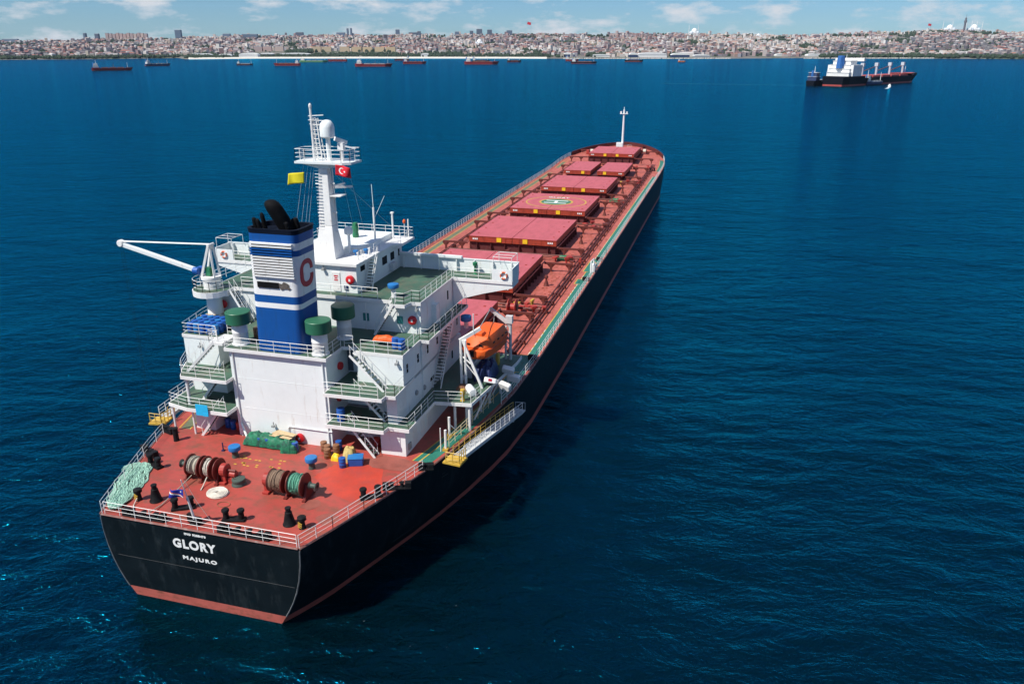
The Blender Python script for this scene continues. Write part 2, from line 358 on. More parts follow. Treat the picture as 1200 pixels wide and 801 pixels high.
for k in range(46):
    x = hr_.uniform(6, 150); z = hr_.uniform(1.2, 6.6); ln = hr_.uniform(.5, 3.5); th = hr_.uniform(.02, .06); dz = hr_.uniform(-.3, .3)
    if hr_.random() < .35: a_, b_ = (x, z), (x + .05, max(1.0, z - ln))
    else: a_, b_ = (x, z), (x + ln, z + dz)
    A, B = on_side(*a_), on_side(*b_); t_ = Vector((0, 0, th)) if abs(a_[0] - b_[0]) > .2 else Vector((th, 0, 0))
    mb.add([A, B, B + t_, A + t_], [(0, 1, 2, 3)])
part(mb, 'scrape_mark', mat('hull_scrape', (.07, .06, .055), .7, var=.5, vs=2), hull)['kind'] = 'stuff'
# bow bulwark
mb = MB(); vs = []; fs = []
XB = [x for x in XS if x >= 210]
loop = [(x, 1) for x in XB] + [(x, -1) for x in reversed(XB[:-1])]
for x, s_ in loop:
    for dz, ins in ((0, 0), (1.15, 0), (1.15, .25), (0, .25)):
        p = hull_pt(x, topz(x), s_, topz(x)); hbv = max(0.0, abs(p[1]) - ins)
        vs.append((p[0] - (ins if hbv == 0 else 0), s_ * hbv, p[2] + dz))
for i in range(len(loop) - 1):
    for k in range(4):
        a, b = i * 4 + k, (i + 1) * 4 + k; a2, b2 = i * 4 + (k + 1) % 4, (i + 1) * 4 + (k + 1) % 4
        fs.append((a, a2, b2, b))
mb.add(vs, fs); part(mb, 'bow_bulwark', 'coaming', hull)
# deck plates
def deck_strip(x0, x1, ya, yb, dz, xs=None, step=4.0):
    """sheet on the deck between two y(x) curves"""
    mb = MB(); vs = []; fs = []
    X = xs or [x0 + (x1 - x0) * i / max(1, int((x1 - x0) / step)) for i in range(max(1, int((x1 - x0) / step)) + 1)]
    for x in X: vs += [(x, ya(x), deckz(x) + dz), (x, yb(x), deckz(x) + dz)]
    fs = [(2 * i, 2 * i + 1, 2 * i + 3, 2 * i + 2) for i in range(len(X) - 1)]
    return mb.add(vs, fs)
def edge(side, ins=0.0): return lambda x: shift(x, DH) + side * max(0.0, hb_deck(x) - ins)
XD = XS
deck_aft = part(deck_strip(0, 38, edge(-1, .02), edge(1, .02), 0.0, [x for x in XD if x <= 38]), 'deck', 'deck')
deck_mid = part(deck_strip(38, 233, edge(-1, .02), edge(1, .02), 0.0, [x for x in XD if x >= 38]), 'deck', 'deckmid')
ol = [(9.4, -4.2), (11.5, -5.0), (12.9, -6.7), (12.2, -9.3), (8.8, -10.6), (6.6, -9.2), (7.3, -6.9)]; pl = []
for (x0, y0), (x1, y1) in zip(ol, ol[1:] + ol[:1]):
    for k in range(9): f = k / 9; q = .30 * mnoise.noise(Vector((x0 + (x1 - x0) * f, y0 + (y1 - y0) * f, 0)) * 1.1) + rnd.uniform(-.10, .10); pl.append((x0 + (x1 - x0) * f + q, y0 + (y1 - y0) * f + q * .8, DH + .005))
mb = MB(); mb.add(pl, [tuple(reversed(range(len(pl))))])
part(mb, 'fresh_paint_patch', 'patch', deck_aft)
for cx, cy, rx, ry in ((5.4, -6.3, .8, .8), (12.9, -9.5, 1.1, 2.6), (3.9, -8.3, .8, 1.0)):
    mb = MB(); k = 14; mb.add([(cx + rx * math.cos(6.283 * i / k) * rnd.uniform(.7, 1.2), cy + ry * math.sin(6.283 * i / k) * rnd.uniform(.7, 1.2), DH + .010 + cx * .0006) for i in range(k)], [tuple(range(k))])
    part(mb, 'scuffed_patch', 'worn', deck_aft)
# painted walkways with yellow edges
g = deck_strip(14, 208, edge(-1, .35), lambda x: shift(x, DH) - max(3, hb_deck(x) - 1.42 - (0.6 if x < 38 else 0)), .006, step=2.0)
part(g, 'walkway_marking', 'walk', deck_mid)
g = deck_strip(14, 200, lambda x: 1.0 * hb_deck(x) - 2.15, lambda x: hb_deck(x) - 1.2, .006, step=2.0)
part(g, 'walkway_marking', mat('faded_green_walkway', (0.13, 0.15, 0.085), .6, var=.25, vs=1), deck_mid)
mb = MB()
yl = lambda off, w, s_: deck_strip(14, 206, lambda x: s_ * (hb_deck(x) - off), lambda x: s_ * (hb_deck(x) - off + w), .010, step=2.0)
for off, s_ in ((1.54, -1), (1.1, 1), (2.25, 1)):
    q = yl(off, .12, s_); mb.add(q.v, q.f)
q = deck_strip(14, 38, lambda x: -(hb_deck(x) - 2.14), lambda x: -(hb_deck(x) - 2.02), .012, step=2.0); mb.add(q.v, q.f)
part(mb, 'walkway_line', 'yellow', deck_mid)
# walkway jogs round the fairleads (green steps with a yellow border)
for x0, x1, yy in ((35.5, 40.5, -13.9), (71.0, 73.6, -14.2), (78.3, 85, -14.2)):
    mb = MB(); my = MB(); mb.bb((x0, -15.0, DH + .006), (x1, yy, DH + .014))
    my.bb((x0, yy, DH + .006), (x1, yy + .14, DH + .016)); my.bb((x0 - .14, -15.0, DH + .006), (x0, yy + .14, DH + .016)); my.bb((x1, -15.0, DH + .006), (x1 + .14, yy + .14, DH + .016))
    part(mb, 'walkway_jog', 'walk', deck_mid); part(my, 'walkway_line', 'yellow', deck_mid)
mb = MB()
for i in range(26):
    x = rnd.choice([9.4, 9.75, 10.5, 10.9]) + rnd.uniform(-.06, .06); y = rnd.uniform(-.9, 3.5)
    mb.box((x, y, DH + .014), (.14, .24, .012), rz=rnd.uniform(-.2, .2))
part(mb, 'paint_mark', 'yellow', deck_aft)['kind'] = 'stuff'

# lettering
def text(body, name, size, mtx, m, parent, extrude=0.012, width=None, thick=0.0):
    c = bpy.data.curves.new(name, 'FONT'); c.body = body; c.size = size; c.extrude = extrude; c.offset = thick; c.space_character = (1.3 if body == 'MAJURO' else 1.18) if thick else 1.0; c.align_x = 'CENTER'; c.align_y = 'BOTTOM_BASELINE'
    t = bpy.data.objects.new('tmp', c); COL.objects.link(t)
    bpy.context.view_layer.update()
    me = bpy.data.meshes.new_from_object(t.evaluated_get(bpy.context.evaluated_depsgraph_get())); bpy.data.objects.remove(t); bpy.data.curves.remove(c)
    xs = [v.co.x for v in me.vertices]; ys = [v.co.y for v in me.vertices]
    sx = (width / (max(xs) - min(xs))) if width else 1.0; sy = size / (max(ys) - min(ys)); cx = (max(xs) + min(xs)) / 2; y0 = min(ys)
    for v in me.vertices: v.co = Vector(((v.co.x - cx) * sx, (v.co.y - y0) * sy, v.co.z))
    me.transform(mtx); me.materials.clear(); me.materials.append(m); me.name = name
    o = bpy.data.objects.new(name, me); COL.objects.link(o); o.parent = parent; return o
def M_aft(x, y, z): return Matrix(((0, 0, -1, x), (-1, 0, 0, y), (0, 1, 0, z), (0, 0, 0, 1)))
def M_stbd(x, y, z): return Matrix(((1, 0, 0, x), (0, 0, -1, y), (0, 1, 0, z), (0, 0, 0, 1)))
def M_deck(x, y, z): return Matrix(((0, 1, 0, x), (-1, 0, 0, y), (0, 0, 1, z), (0, 0, 0, 1)))
def tx(z): return 0.25 * (DH - z) / DH - 0.012
text('GLORY', 'name_lettering', 0.80, M_aft(tx(5.9), 0.62, 5.46), M['letter'], hull, width=3.72, thick=0.035)
text('MAJURO', 'port_lettering', 0.42, M_aft(tx(4.6), 0.37, 4.36), M['letter'], hull, width=2.95, thick=0.018)
text('IMO 9288473', 'number_lettering', 0.19, M_aft(tx(6.8), 0.40, 6.73), M['letter'], hull, width=1.85, thick=0.012)

# ------------------------------------------------------------------ railings and stairs
def railing(pts, h=1.05, step=1.5, bars=3, r=0.023, mb=None):
    mb = mb or MB(); pts = [Vector(p) for p in pts]
    for a, b in zip(pts, pts[1:]):
        n = max(1, int(round((b - a).length / step)))
        for i in range(n + 1):
            p = a + (b - a) * i / n
            mb.tube(p, p + Vector((0, 0, h)), r * 1.15, 4)
    for k in range(bars):
        z = h * (k + 1) / bars
        mb.path([p + Vector((0, 0, z)) for p in pts], r * (1.1 if k == bars - 1 else .8), 4)
    return mb
def rail(pts, **k): return part(railing(pts, **k), 'railing', 'rail')
def stair(p0, p1, w, wdir, m='white2', step=0.27):
    """inclined ladder from the foot p0 to the head p1; wdir = direction of its width"""
    p0, p1 = Vector(p0), Vector(p1); wd = Vector(wdir).normalized(); mb = MB()
    for s_ in (-1, 1):
        o = wd * (s_ * w / 2); mb.beam(p0 + o, p1 + o, .05, .22)
    n = int((p1.z - p0.z) / step); run = (p1 - p0); run.z = 0; rd = run.normalized()
    tm = MB()
    for i in range(1, n + 1):
        c = p0 + (p1 - p0) * (i / (n + 1)); ang = math.atan2(rd.y, rd.x)
        tm.box(c, (.22, w - .08, .035), rz=ang)
    hr = MB()
    for s_ in (-1, 1):
        o = wd * (s_ * w / 2); u = Vector((0, 0, .95))
        hr.tube(p0 + o + u, p1 + o + u, .024, 4)
        for f in (0.03, .35, .68, .97):
            q = p0 + (p1 - p0) * f + o; hr.tube(q, q + u, .022, 4)
    st = part(mb, 'stair', m); part(tm, 'tread', 'greygreen', st); part(hr, 'handrail', 'rail', st); return st

rail([(.12, 8.35, DH), (.12, -8.05, DH)], step=1.35)
for s_ in (1, -1):
    pts = [(x, edge(s_, .12)(x), deckz(x)) for x in [0.12, 3, 6, 9.5, 12.6]]; rail(pts, step=1.3)
    pts = [(x, edge(s_, .12)(x), deckz(x)) for x in ([27, 30, 38, 60, 90, 120, 150, 180, 190, 196, 200, 204, 208, 211] if s_ < 0 else [17, 21, 26, 30, 38, 60, 90, 120, 150, 180, 190, 196, 200, 204, 208, 211])]
    rail(pts, step=1.5, r=.029, h=1.1)

# ------------------------------------------------------------------ deckhouse
house = part(MB().prism([(17, -10.42), (14.5, -10.42), (14.5, -8.1), (17, -8.1), (17, 8.6), (14.5, 8.6), (14.5, 10.7), (17, 10.7), (17, 12.2), (31.5, 12.2), (31.5, -10.42)], DH, ZA - .35), 'deckhouse', 'white', label='white stepped deckhouse with open galleries')
mb = MB()
mb.prism([(17.6, -9.7), (16.8, -9.7), (16.8, -6.0), (17.6, -6.0), (17.6, 8.4), (16.6, 8.4), (16.6, 12.0), (31.5, 12.0), (31.5, -9.7)], ZA, ZB - .3)
part(mb, 'upper_wall', 'white', house)
mb = MB()
mb.prism([(18.3, -9.7), (16.4, -9.7), (16.4, -5.35), (18.3, -5.35), (18.3, 8.4), (16.15, 8.4), (16.15, 12.0), (31.5, 12.0), (31.5, -9.7)], ZB, ZC - .3)
part(mb, 'upper_wall', 'white', house)
mb = MB(); mb.bb((14.3, -3.5, DH + .002), (18.9, 5.95, ZC - .3))
casing = part(mb, 'engine_casing', 'white', house)
mb = MB()
for z in (10.2, 13.1): mb.box((14.295, 1.2, z), (.016, 9.3, .03))
for y in (5.6, -3.2): mb.tube((14.22, y, DH), (14.22, y, ZC - .35), .07, 6)
mb.path([(14.22, -.0, DH + .1), (14.22, .75, DH + .2), (14.22, .75, DH + 1.45), (14.22, .6, DH + 1.6), (14.22, -3.6, DH + 1.6)], .06, 6)
mb.tube((13.5, 4.6, DH + .1), (14.2, 5.6, DH + 1.3), .10, 8)
part(mb, 'drain_pipe', 'white', house)
mb = MB()
mb.bb((14.75, -9.69, ZA), (16.8, -8.75, ZB - .3)); part(mb, 'stair_trunk', 'white2', house)
mb = MB(); mb.bb((21.8, -9.3, ZC), (31.5, 11.9, ZD - .32)); part(mb, 'upper_wall', 'white', house)
mb = MB(); mb.bb((22.7, -2.7, ZD), (33.4, 5.1, ZE - .25)); wheel = part(mb, 'wheelhouse', 'white', house)
# galleries / slabs with green tops
def slab(poly, z, th=.33, top='green'):
    o = part(MB().prism(poly, z - th, z), 'gallery', 'white2')
    cx = sum(p[0] for p in poly) / len(poly); cy = sum(p[1] for p in poly) / len(poly)
    n = len(poly); ins = []
    area = sum(poly[i][0] * poly[(i + 1) % n][1] - poly[(i + 1) % n][0] * poly[i][1] for i in range(n)); sg = 1 if area > 0 else -1
    for i in range(n):
        a, b, c = Vector(poly[i - 1]), Vector(poly[i]), Vector(poly[(i + 1) % n])
        d1 = (b - a).normalized(); d2 = (c - b).normalized(); n1 = Vector((-d1.y, d1.x)) * sg; n2 = Vector((-d2.y, d2.x)) * sg
        k = 1 + n1.dot(n2); m_ = (n1 + n2) / (k if k > .2 else 1); ins.append(tuple(b + m_ * .07))
    part(MB().prism(ins, z + .001, z + .006), 'deck_coating', top, o); return o
slab([(13.1, -3.6), (13.25, -9.0), (14.05, -9.1), (14.05, -11.0), (20.0, -11.1), (20.45, -14.5), (31.5, -15.9), (33.2, -15.9), (33.2, -9.6), (17.2, -9.6), (17.2, -3.6)], ZA)
slab([(12.75, 5.9), (12.75, 10.1), (13.3, 12.4), (20.5, 12.9), (31.5, 12.9), (31.5, 11.6), (17.2, 11.6), (17.2, 5.9)], ZA)
slab([(13.2, -3.6), (13.35, -8.95), (14.1, -9.0), (14.2, -9.85), (18.6, -9.8), (18.6, -3.6)], ZB, .3)
slab([(13.25, 5.9), (13.2, 10.6), (14.6, 11.5), (16.3, 12.3), (18.5, 12.9), (31.5, 12.9), (31.5, 11.8), (18.6, 11.8), (18.6, 5.9)], ZB, .3)
slab([(13.95, 6.2), (13.95, -3.75), (17.0, -3.75), (17.2, -5.0), (16.38, -5.3), (16.38, -9.75), (20.4, -9.75), (20.4, -10.6), (31.5, -10.6), (31.5, 12.9), (20.4, 12.9), (16.1, 12.1), (16.1, 8.3), (17.0, 8.2), (17.0, 6.2)], ZC, .3)
slab([(21.6, 12.0), (21.6, -6.6), (20.6, -6.8), (20.6, -8.3), (21.6, -8.5), (21.7, -9.4), (30.4, -9.4), (30.4, -15.6), (32.9, -15.6), (32.9, 17.8), (30.4, 17.8), (30.4, 12.0)], ZD, .32)
def arc(c, r, a0, a1, n): return [(c[0] + r * math.cos(R(a0 + (a1 - a0) * i / n)), c[1] + r * math.sin(R(a0 + (a1 - a0) * i / n))) for i in range(n + 1)]
CR = (20.75, 11.6)
slab([(21.58, 9.7)] + [(21.58, 13.4)] + arc(CR, 1.85, 70, 250, 10) + [(20.3, 9.7)], ZD + .02, .55)
slab([(22.4, 5.3), (22.4, -2.9), (30.5, -2.95), (31.2, -3.7), (34.6, -3.7), (34.6, 5.9), (31.2, 5.9), (30.5, 5.3)], ZE, .25, 'white2')
mb = MB(); mb.prism([(26.5, 4.6), (26.5, -.9), (28.8, -1.6), (33.6, -1.6), (33.6, 4.6)], ZE + .008, ZE + .55); part(mb, 'raised_roof', 'white', wheel)
# bridge wings
for side in (1, -1):
    c = 1.15
    Y = lambda y: y if side < 0 else 2 * c - y
    poly = [(Y(-9.35), ZD - .33), (Y(-15.6), ZD - .33), (Y(-15.6), 18.35), (Y(-12.5), 17.55), (Y(-10.6), 16.95), (Y(-9.9), 16.45), (Y(-9.35), 15.9)]
    w = part(MB().xprism(poly, 30.5, 32.8), 'bridge_wing', 'white')
    mb = MB(); y0, y1 = sorted((Y(-9.35), Y(-15.6))); mb.bb((30.42, y0, ZD - .36), (30.5, y1, ZD + .02))
    mb.bb((32.85, min(Y(-2.6), Y(-15.62)), ZD + .01), (32.95, max(Y(-2.6), Y(-15.62)), ZD + 1.3))
    mb.bb((30.4, min(Y(-15.52), Y(-15.62)), ZD + .008), (32.84, max(Y(-15.52), Y(-15.62)), ZD + 1.3))
    mb.bb((30.42, min(Y(-13.5), Y(-15.5)), ZD + .03), (30.5, max(Y(-13.5), Y(-15.5)), ZD + 1.15))
    mb.bb((32.80, min(Y(-2.6), Y(-15.65)), ZD + 1.3), (33.02, max(Y(-2.6), Y(-15.65)), ZD + 1.38))
    part(mb, 'wing_bulwark', 'white', w)
    for i in range(7):
        y = Y(-3.2 - 1.95 * i); part(MB().bb((32.55, y - .04, ZD + .02), (32.84, y + .04, ZD + 1.28)), 'bulwark_stiffener', 'white', w)
    mb = MB(); mb.bb((32.6, min(Y(-2.7), Y(-9.6)), ZD + 1.385), (33.0, max(Y(-2.7), Y(-9.6)), ZD + 1.62))
    part(mb, 'wind_deflector', 'white', w)
    mb = MB(); z0, z1 = ZD + 1.3, ZD + 2.35
    P = [(30.6, Y(-13.6)), (32.7, Y(-13.6)), (32.7, Y(-15.5)), (30.6, Y(-15.5))]
    for x, y in P: mb.tube((x, y, ZD + .02 if x < 32 else z0), (x, y, z1), .03, 5)
    for i in range(4): mb.tube((*P[i], z1), (*P[(i + 1) % 4], z1), .03, 5)
    mb.tube((31.6, P[0][1], z1), (31.6, P[2][1], z1), .025, 5)
    part(mb, 'awning_frame', 'rail', w)
    rail([(30.46, Y(-9.5), ZD), (30.46, Y(-13.4), ZD)], step=1.3)
# windows, doors, hose boxes
def plate(name, x0, x1, y0, y1, z0, z1, m, parent): return part(MB().bb((x0, y0, z0), (x1, y1, z1)), name, m, parent)
for x in (17.3, 19.8, 22.2, 24.7, 27.2): plate('window', x - .18, x + .18, -9.72, -9.66, ZB + .95, ZB + 1.75, 'dark', house)
plate('window', 30.3, 30.65, -9.72, -9.66, ZB + .95, ZB + 1.75, 'dark', house); plate('window', 28.6, 28.95, -9.72, -9.66, ZA + .8, ZA + 1.6, 'dark', house)
plate('window', 28.9, 29.2, -9.33, -9.26, ZC + 1.2, ZC + 2.1, 'dark', house)
plate('door_opening', 22.6, 23.6, -9.71, -9.66, ZA + .75, ZA + 1.1, 'dark', house)
for y in (-3.85, -7.25): plate('window', 21.77, 21.83, y - .3, y + .3, ZC + .85, ZC + 1.6, 'teal', house)
d = plate('door', 18.24, 18.32, -4.0, -3.15 - .05 + .2, ZB + .1, ZB + 2.05, 'doorgrey', house)
plate('door', 22.64, 22.72, -1.0, -.2, ZD + .12, ZD + 1.95, 'white2', house)
mb = MB()
for i, w in enumerate((.42, .3, .38)): mb.bb((22.625, -.6 - w / 2, ZD + 1.55 - i * .2), (22.643, -.6 + w / 2, ZD + 1.66 - i * .2))
part(mb, 'door_notice', 'red', house)
for x, w in ((29.0, 1.1), (30.9, .9)): plate('window', x - w / 2, x + w / 2, -2.73, -2.66, ZD + 1.25, ZD + 2.05, 'dark', wheel)
plate('window', 32.4, 32.75, -2.73, -2.66, ZD + 1.3, ZD + 2.0, 'dark', wheel)
plate('window', 23.6, 24.5, -2.73, -2.66, ZD + 1.9, ZD + 2.4, 'dark', wheel)
for i in range(6): plate('window', 33.37, 33.43, -2.3 + i * 1.2, -1.35 + i * 1.2, ZD + 1.2, ZD + 2.2, 'dark', wheel)
mb = MB(); mb.bb((30.0, -3.15, ZD + .35), (31.0, -2.72, ZD + 1.05)); part(mb, 'air_conditioner', 'steelwhite', wheel)
plate('wall_box', 22.6, 22.7, -1.75, -1.4, ZD + .3, ZD + .75, 'navy', wheel)
def hosebox(c, axis, r=.42):
    mb = MB().lathe([(r * .8, -.16), (r, -.10), (r, .12), (r * .55, .16)], c, 14, axis)
    o = part(mb, 'fire_hose_box', 'red', house, smooth=True)
    q = MB(); d = .17
    if axis == 'x': q.bb((c[0] - d, c[1] - .10, c[2] - .12), (c[0] - d + .02, c[1] + .08, c[2] + .12))
    part(q, 'hose_valve', 'rail', house) if q.v else None
for c in ((14.14, -.35, 7.9), (21.62, -8.55, ZC + 1.35), (22.52, -2.1, ZD + 1.35), (21.3, 11.1, ZC + 1.35)): hosebox(c, 'x')
for c in ((16.0, -3.62, ZA + 1.3), (16.6, -3.62, ZB + 1.2)): hosebox(c, 'y', .36)
# small wall fittings: flood lamps, pipes, vents, weld seams
for x, y, z, ax in ((16.3, -9.2, ZC - .75, 0), (21.7, -9.0, ZD - .7, 0), (22.6, .6, ZE - .7, 0), (16.3, -6.0, ZC - .7, 0), (14.15, 2.2, ZA - 1.4, 0), (21.7, -1.0, ZD - .7, 0), (16.0, 10.2, ZC - 1.0, 0), (16.7, -7.2, ZB - .7, 0)):
    part(MB().box((x - .12, y, z), (.22, .26, .2)).box((x - .02, y, z + .22), (.08, .06, .3)), 'flood_lamp', 'grey', house)
for x in (20.5, 25.9): part(MB().path([(x, -9.76, ZA + .05), (x, -9.76, ZC - .7), (x + .4, -9.76, ZC - .4)], .055, 5), 'wall_pipe', 'white', house)
for y in (-8.9, -3.9, 9.6): part(MB().tube((21.74, y, ZC), (21.74, y, ZD - .35), .05, 5), 'wall_pipe', 'white', house)
for x, z in ((19.0, ZA + 1.2), (20.9, ZA + .9), (25.0, ZA + 1.9)): part(MB().lathe([(.22, -9.86), (.25, -9.78), (.25, -9.69)], (x, 0, z), 10, 'y'), 'wall_vent', 'grey', house)
mb = MB(); mb.bb((24.6, -9.78, ZC + .15), (25.5, -9.30, ZC + 2.0)); part(mb, 'door_porch', 'white', house)
for x in (16.2, 18.0, 19.7): part(MB().bb((x, -10.46, DH + .25), (x + .85, -10.41, DH + 2.1)), 'door', 'white2', house)
part(MB().path([(16.6, -9.72, ZC - 1.55), (24, -9.715, ZC - 1.55), (31.4, -9.715, ZC - 1.55)], .018, 4), 'weld_seam', 'white', house)
part(MB().bb((15.0, -10.55, DH + .4), (15.5, -10.41, DH + 1.0)), 'wall_box', 'grey', house)
# pillars under the boat deck and galleries
for x, y in ((20.9, -12.7), (21.9, -13.5), (23.0, -13.6), (25.0, -13.9), (27.0, -14.2), (29.5, -14.6), (31.2, -14.9), (20.7, -14.2)): part(MB().tube((x, y, DH), (x, y, ZA - .34), .13, 8), 'pillar', 'white2', house)
for x in (22.6, 25.6, 28.6): part(MB().beam((x, -14.0, DH + .2), (x + 1.0, -14.9, ZA - .4), .12, .12), 'brace', 'white2', house)
for x, y in ((13.4, 10.0), (13.5, 12.2)): part(MB().tube((x, y, DH), (x, y, ZA - .34), .10, 8), 'pillar', 'white2', house)
for x, y in ((13.6, 10.3), (15.2, 11.6)): part(MB().tube((x, y, ZA), (x, y, ZB - .31), .14, 8), 'pillar', 'white2', house)
# rails of the house
rail([(14.05, 6.1, ZC), (14.05, -3.65, ZC), (16.9, -3.65, ZC)], step=1.6)
rail([(17.1, -3.9, ZC), (17.2, -4.7, ZC)], step=1)
rail([(16.48, -5.8, ZC), (16.48, -9.65, ZC), (20.5, -9.65, ZC), (20.5, -10.5, ZC), (31.3, -10.5, ZC)], step=1.5)
rail([(16.2, 8.5, ZC), (16.2, 12.0, ZC), (20.4, 12.8, ZC), (31.3, 12.8, ZC)], step=1.4)
rail([(17.0, 6.3, ZC), (17.0, 7.8, ZC)], step=1.4); rail([(15.0, 7.5, ZC), (15.0, 8.4, ZC), (16.1, 8.4, ZC)], step=1)
mb = MB(); mb.bb((14.9, 7.0, ZC - .25), (17.0, 8.4, ZC - .01)); part(mb, 'stair_landing', 'white2', house)
rail([(13.3, -3.7, ZB), (13.45, -8.6, ZB)], step=1.5); rail([(14.15, -9.0, ZB), (14.3, -9.75, ZB), (16.3, -9.72, ZB)], step=1)
rail([(13.35, 6.0, ZB), (13.3, 10.5, ZB), (14.6, 11.4, ZB), (16.3, 12.2, ZB), (18.5, 12.8, ZB), (31.3, 12.8, ZB)], step=1.4)
rail([(13.2, -3.7, ZA), (13.35, -8.95, ZA), (14.13, -9.05, ZA), (14.13, -10.9, ZA), (20.05, -11.0, ZA), (20.5, -13.6, ZA)], step=1.4)
rail([(20.55, -14.4, ZA), (22.5, -14.75, ZA)], step=1.2)
rail([(12.85, 6.0, ZA), (12.85, 10.0, ZA), (13.4, 12.3, ZA), (20.5, 12.8, ZA), (31.3, 12.8, ZA)], step=1.4)
rail([(21.7, 9.0, ZD), (21.7, -5.2, ZD)], step=1.6); rail([(20.7, -7.3, ZD), (20.7, -8.2, ZD), (21.8, -8.5, ZD), (21.8, -9.3, ZD), (30.4, -9.3, ZD)], step=1.35)
rail([(p[0], p[1], ZD + .02) for p in arc(CR, 1.72, 75, 250, 8)], step=.7); rail([(21.6, 13.0, ZD), (30.4, 12.0, ZD)], step=1.6)
rail([(25.6, 5.2, ZE), (22.5, 5.2, ZE), (22.5, 2.6, ZE)], step=1.3); rail([(25.6, 5.2, ZE), (30.5, 5.2, ZE), (31.2, 5.8, ZE), (34.5, 5.8, ZE), (34.5, -3.6, ZE), (31.2, -3.6, ZE)], step=1.6)
rail([(23.2, -2.8, ZE), (24.2, -2.8, ZE)], step=.8); rail([(26.4, -2.85, ZE), (28, -2.85, ZE)], step=.8)
# stairs
stair((15.2, -8.5, ZB), (15.6, -5.3, ZC), .75, (1, 0, 0)); stair((15.4, -8.3, ZA), (15.4, -5.6, ZB - .1), .75, (1, 0, 0)); stair((13.9, -7.9, DH), (14.2, -5.4, ZA - .1), .75, (1, 0, 0))
stair((14.6, 10.6, ZB), (15.3, 7.9, ZC), .75, (1, 0, 0)); stair((15.2, 9.8, ZA), (15.2, 7.6, ZB - .1), .75, (1, 0, 0)); stair((13.6, 9.2, DH), (14.0, 7.2, ZA - .1), .75, (1, 0, 0))
stair((20.9, -5.2, ZC), (20.9, -7.2, ZD), .75, (1, 0, 0)); stair((23.4, 10.9, ZC), (20.9, 9.9, ZD), .7, (.37, -.93, 0)) if False else stair((20.6, 7.6, ZC), (20.9, 9.6, ZD), .75, (1, 0, 0))
stair((22.9, -10.2, ZA), (27.0, -10.2, ZC), .8, (0, 1, 0)); stair((24.0, -3.2, ZD), (25.6, -3.2, ZE), .7, (0, 1, 0), m='rail')

# ------------------------------------------------------------------ funnel
def rrect(cx, cy, hx, hy, r, n=5):
    out = []
    for sx, sy, a0 in ((1, 1, 0), (-1, 1, 90), (-1, -1, 180), (1, -1, 270)):
        for i in range(n + 1):
            a = R(a0 + 90 * i / n); out.append((cx + sx * (hx - r) + r * math.cos(a), cy + sy * (hy - r) + r * math.sin(a)))
    return out
FC = (16.0, .85)
def fpoly(z, g=0.0):
    t = (z - ZC) / 10.6; return rrect(FC[0] - .04 * t, FC[1] - .36 * t, 1.72 - .06 * t + g, 2.30 + g - .05 * (1 - t), .62)
def fband(z0, z1, g=0.0): return MB().prism(fpoly(z0, g), z0, z1, fpoly(z1, g))
funnel = part(fband(ZC, 19.96), 'funnel', 'blue', smooth=True, label='blue and white funnel with a red letter C and black top')
for z0, z1, m in ((19.96, 20.42, 'funnelwhite'), (20.42, 21.09, 'blue'), (21.09, 24.55, 'funnelwhite'), (24.55, 25.05, 'blue'), (25.05, 25.65, 'funnelwhite'), (25.65, 26.35, 'blue')):
    part(fband(z0, z1), 'funnel_band', m, funnel, smooth=True)
P = fpoly(26.35); Q = fpoly(26.35, -.18)
mb = MB(); n = len(P); vs = [(x, y, 26.35) for x, y in P] + [(x, y, 26.75) for x, y in fpoly(26.75, .06)] + [(x, y, 26.75) for x, y in Q] + [(x, y, 26.05 + .31) for x, y in Q]
fs = [(k * n + i, k * n + (i + 1) % n, (k + 1) * n + (i + 1) % n, (k + 1) * n + i) for k in range(3) for i in range(n)] + [tuple(range(3 * n, 4 * n))]
mb.add(vs, fs); part(mb, 'funnel_rim', mat('sooty_navy', (0.006, 0.009, 0.018), .6, var=.4), funnel)
louv = MB(); dk = MB()
dk.bb((14.2, FC[1] - .28 - 1.78, 22.7), (14.36, FC[1] - .28 + 1.78, 25.55))
for i in range(13):
    z = 22.72 + i * .232
    mw = louv if i not in (8, 9, 10) else None
    bx = ((14.10, FC[1] - .30 - 1.96, z), (14.45, FC[1] - .26 + 1.90, z + .12))
    if mw: mw.bb(*bx)
lb = MB()
for i in (8, 9, 10): z = 22.72 + i * .232; lb.bb((14.10, FC[1] - .30 - 1.96, z), (14.45, FC[1] - .26 + 1.90, z + .12))
part(dk, 'louvre_opening', 'soot', funnel); part(louv, 'louvre', 'funnelwhite', funnel); part(lb, 'louvre', 'blue', funnel)
mb = MB(); mb.bb((14.2, .2, 21.75), (14.36, 2.2, 22.25)); part(mb, 'vent_slot', 'soot', funnel)
k = 16; mb = MB(); mb.add([(14.235, -.3 + .7 * math.cos(6.283 * i / k) * rnd.uniform(.6, 1.2), 21.95 + .35 * math.sin(6.283 * i / k) * rnd.uniform(.6, 1.3)) for i in range(k)], [tuple(reversed(range(k)))])
part(mb, 'soot_stain', mat('soot_stain', (0.10, 0.085, 0.075), .8, var=.5, vs=4), funnel)
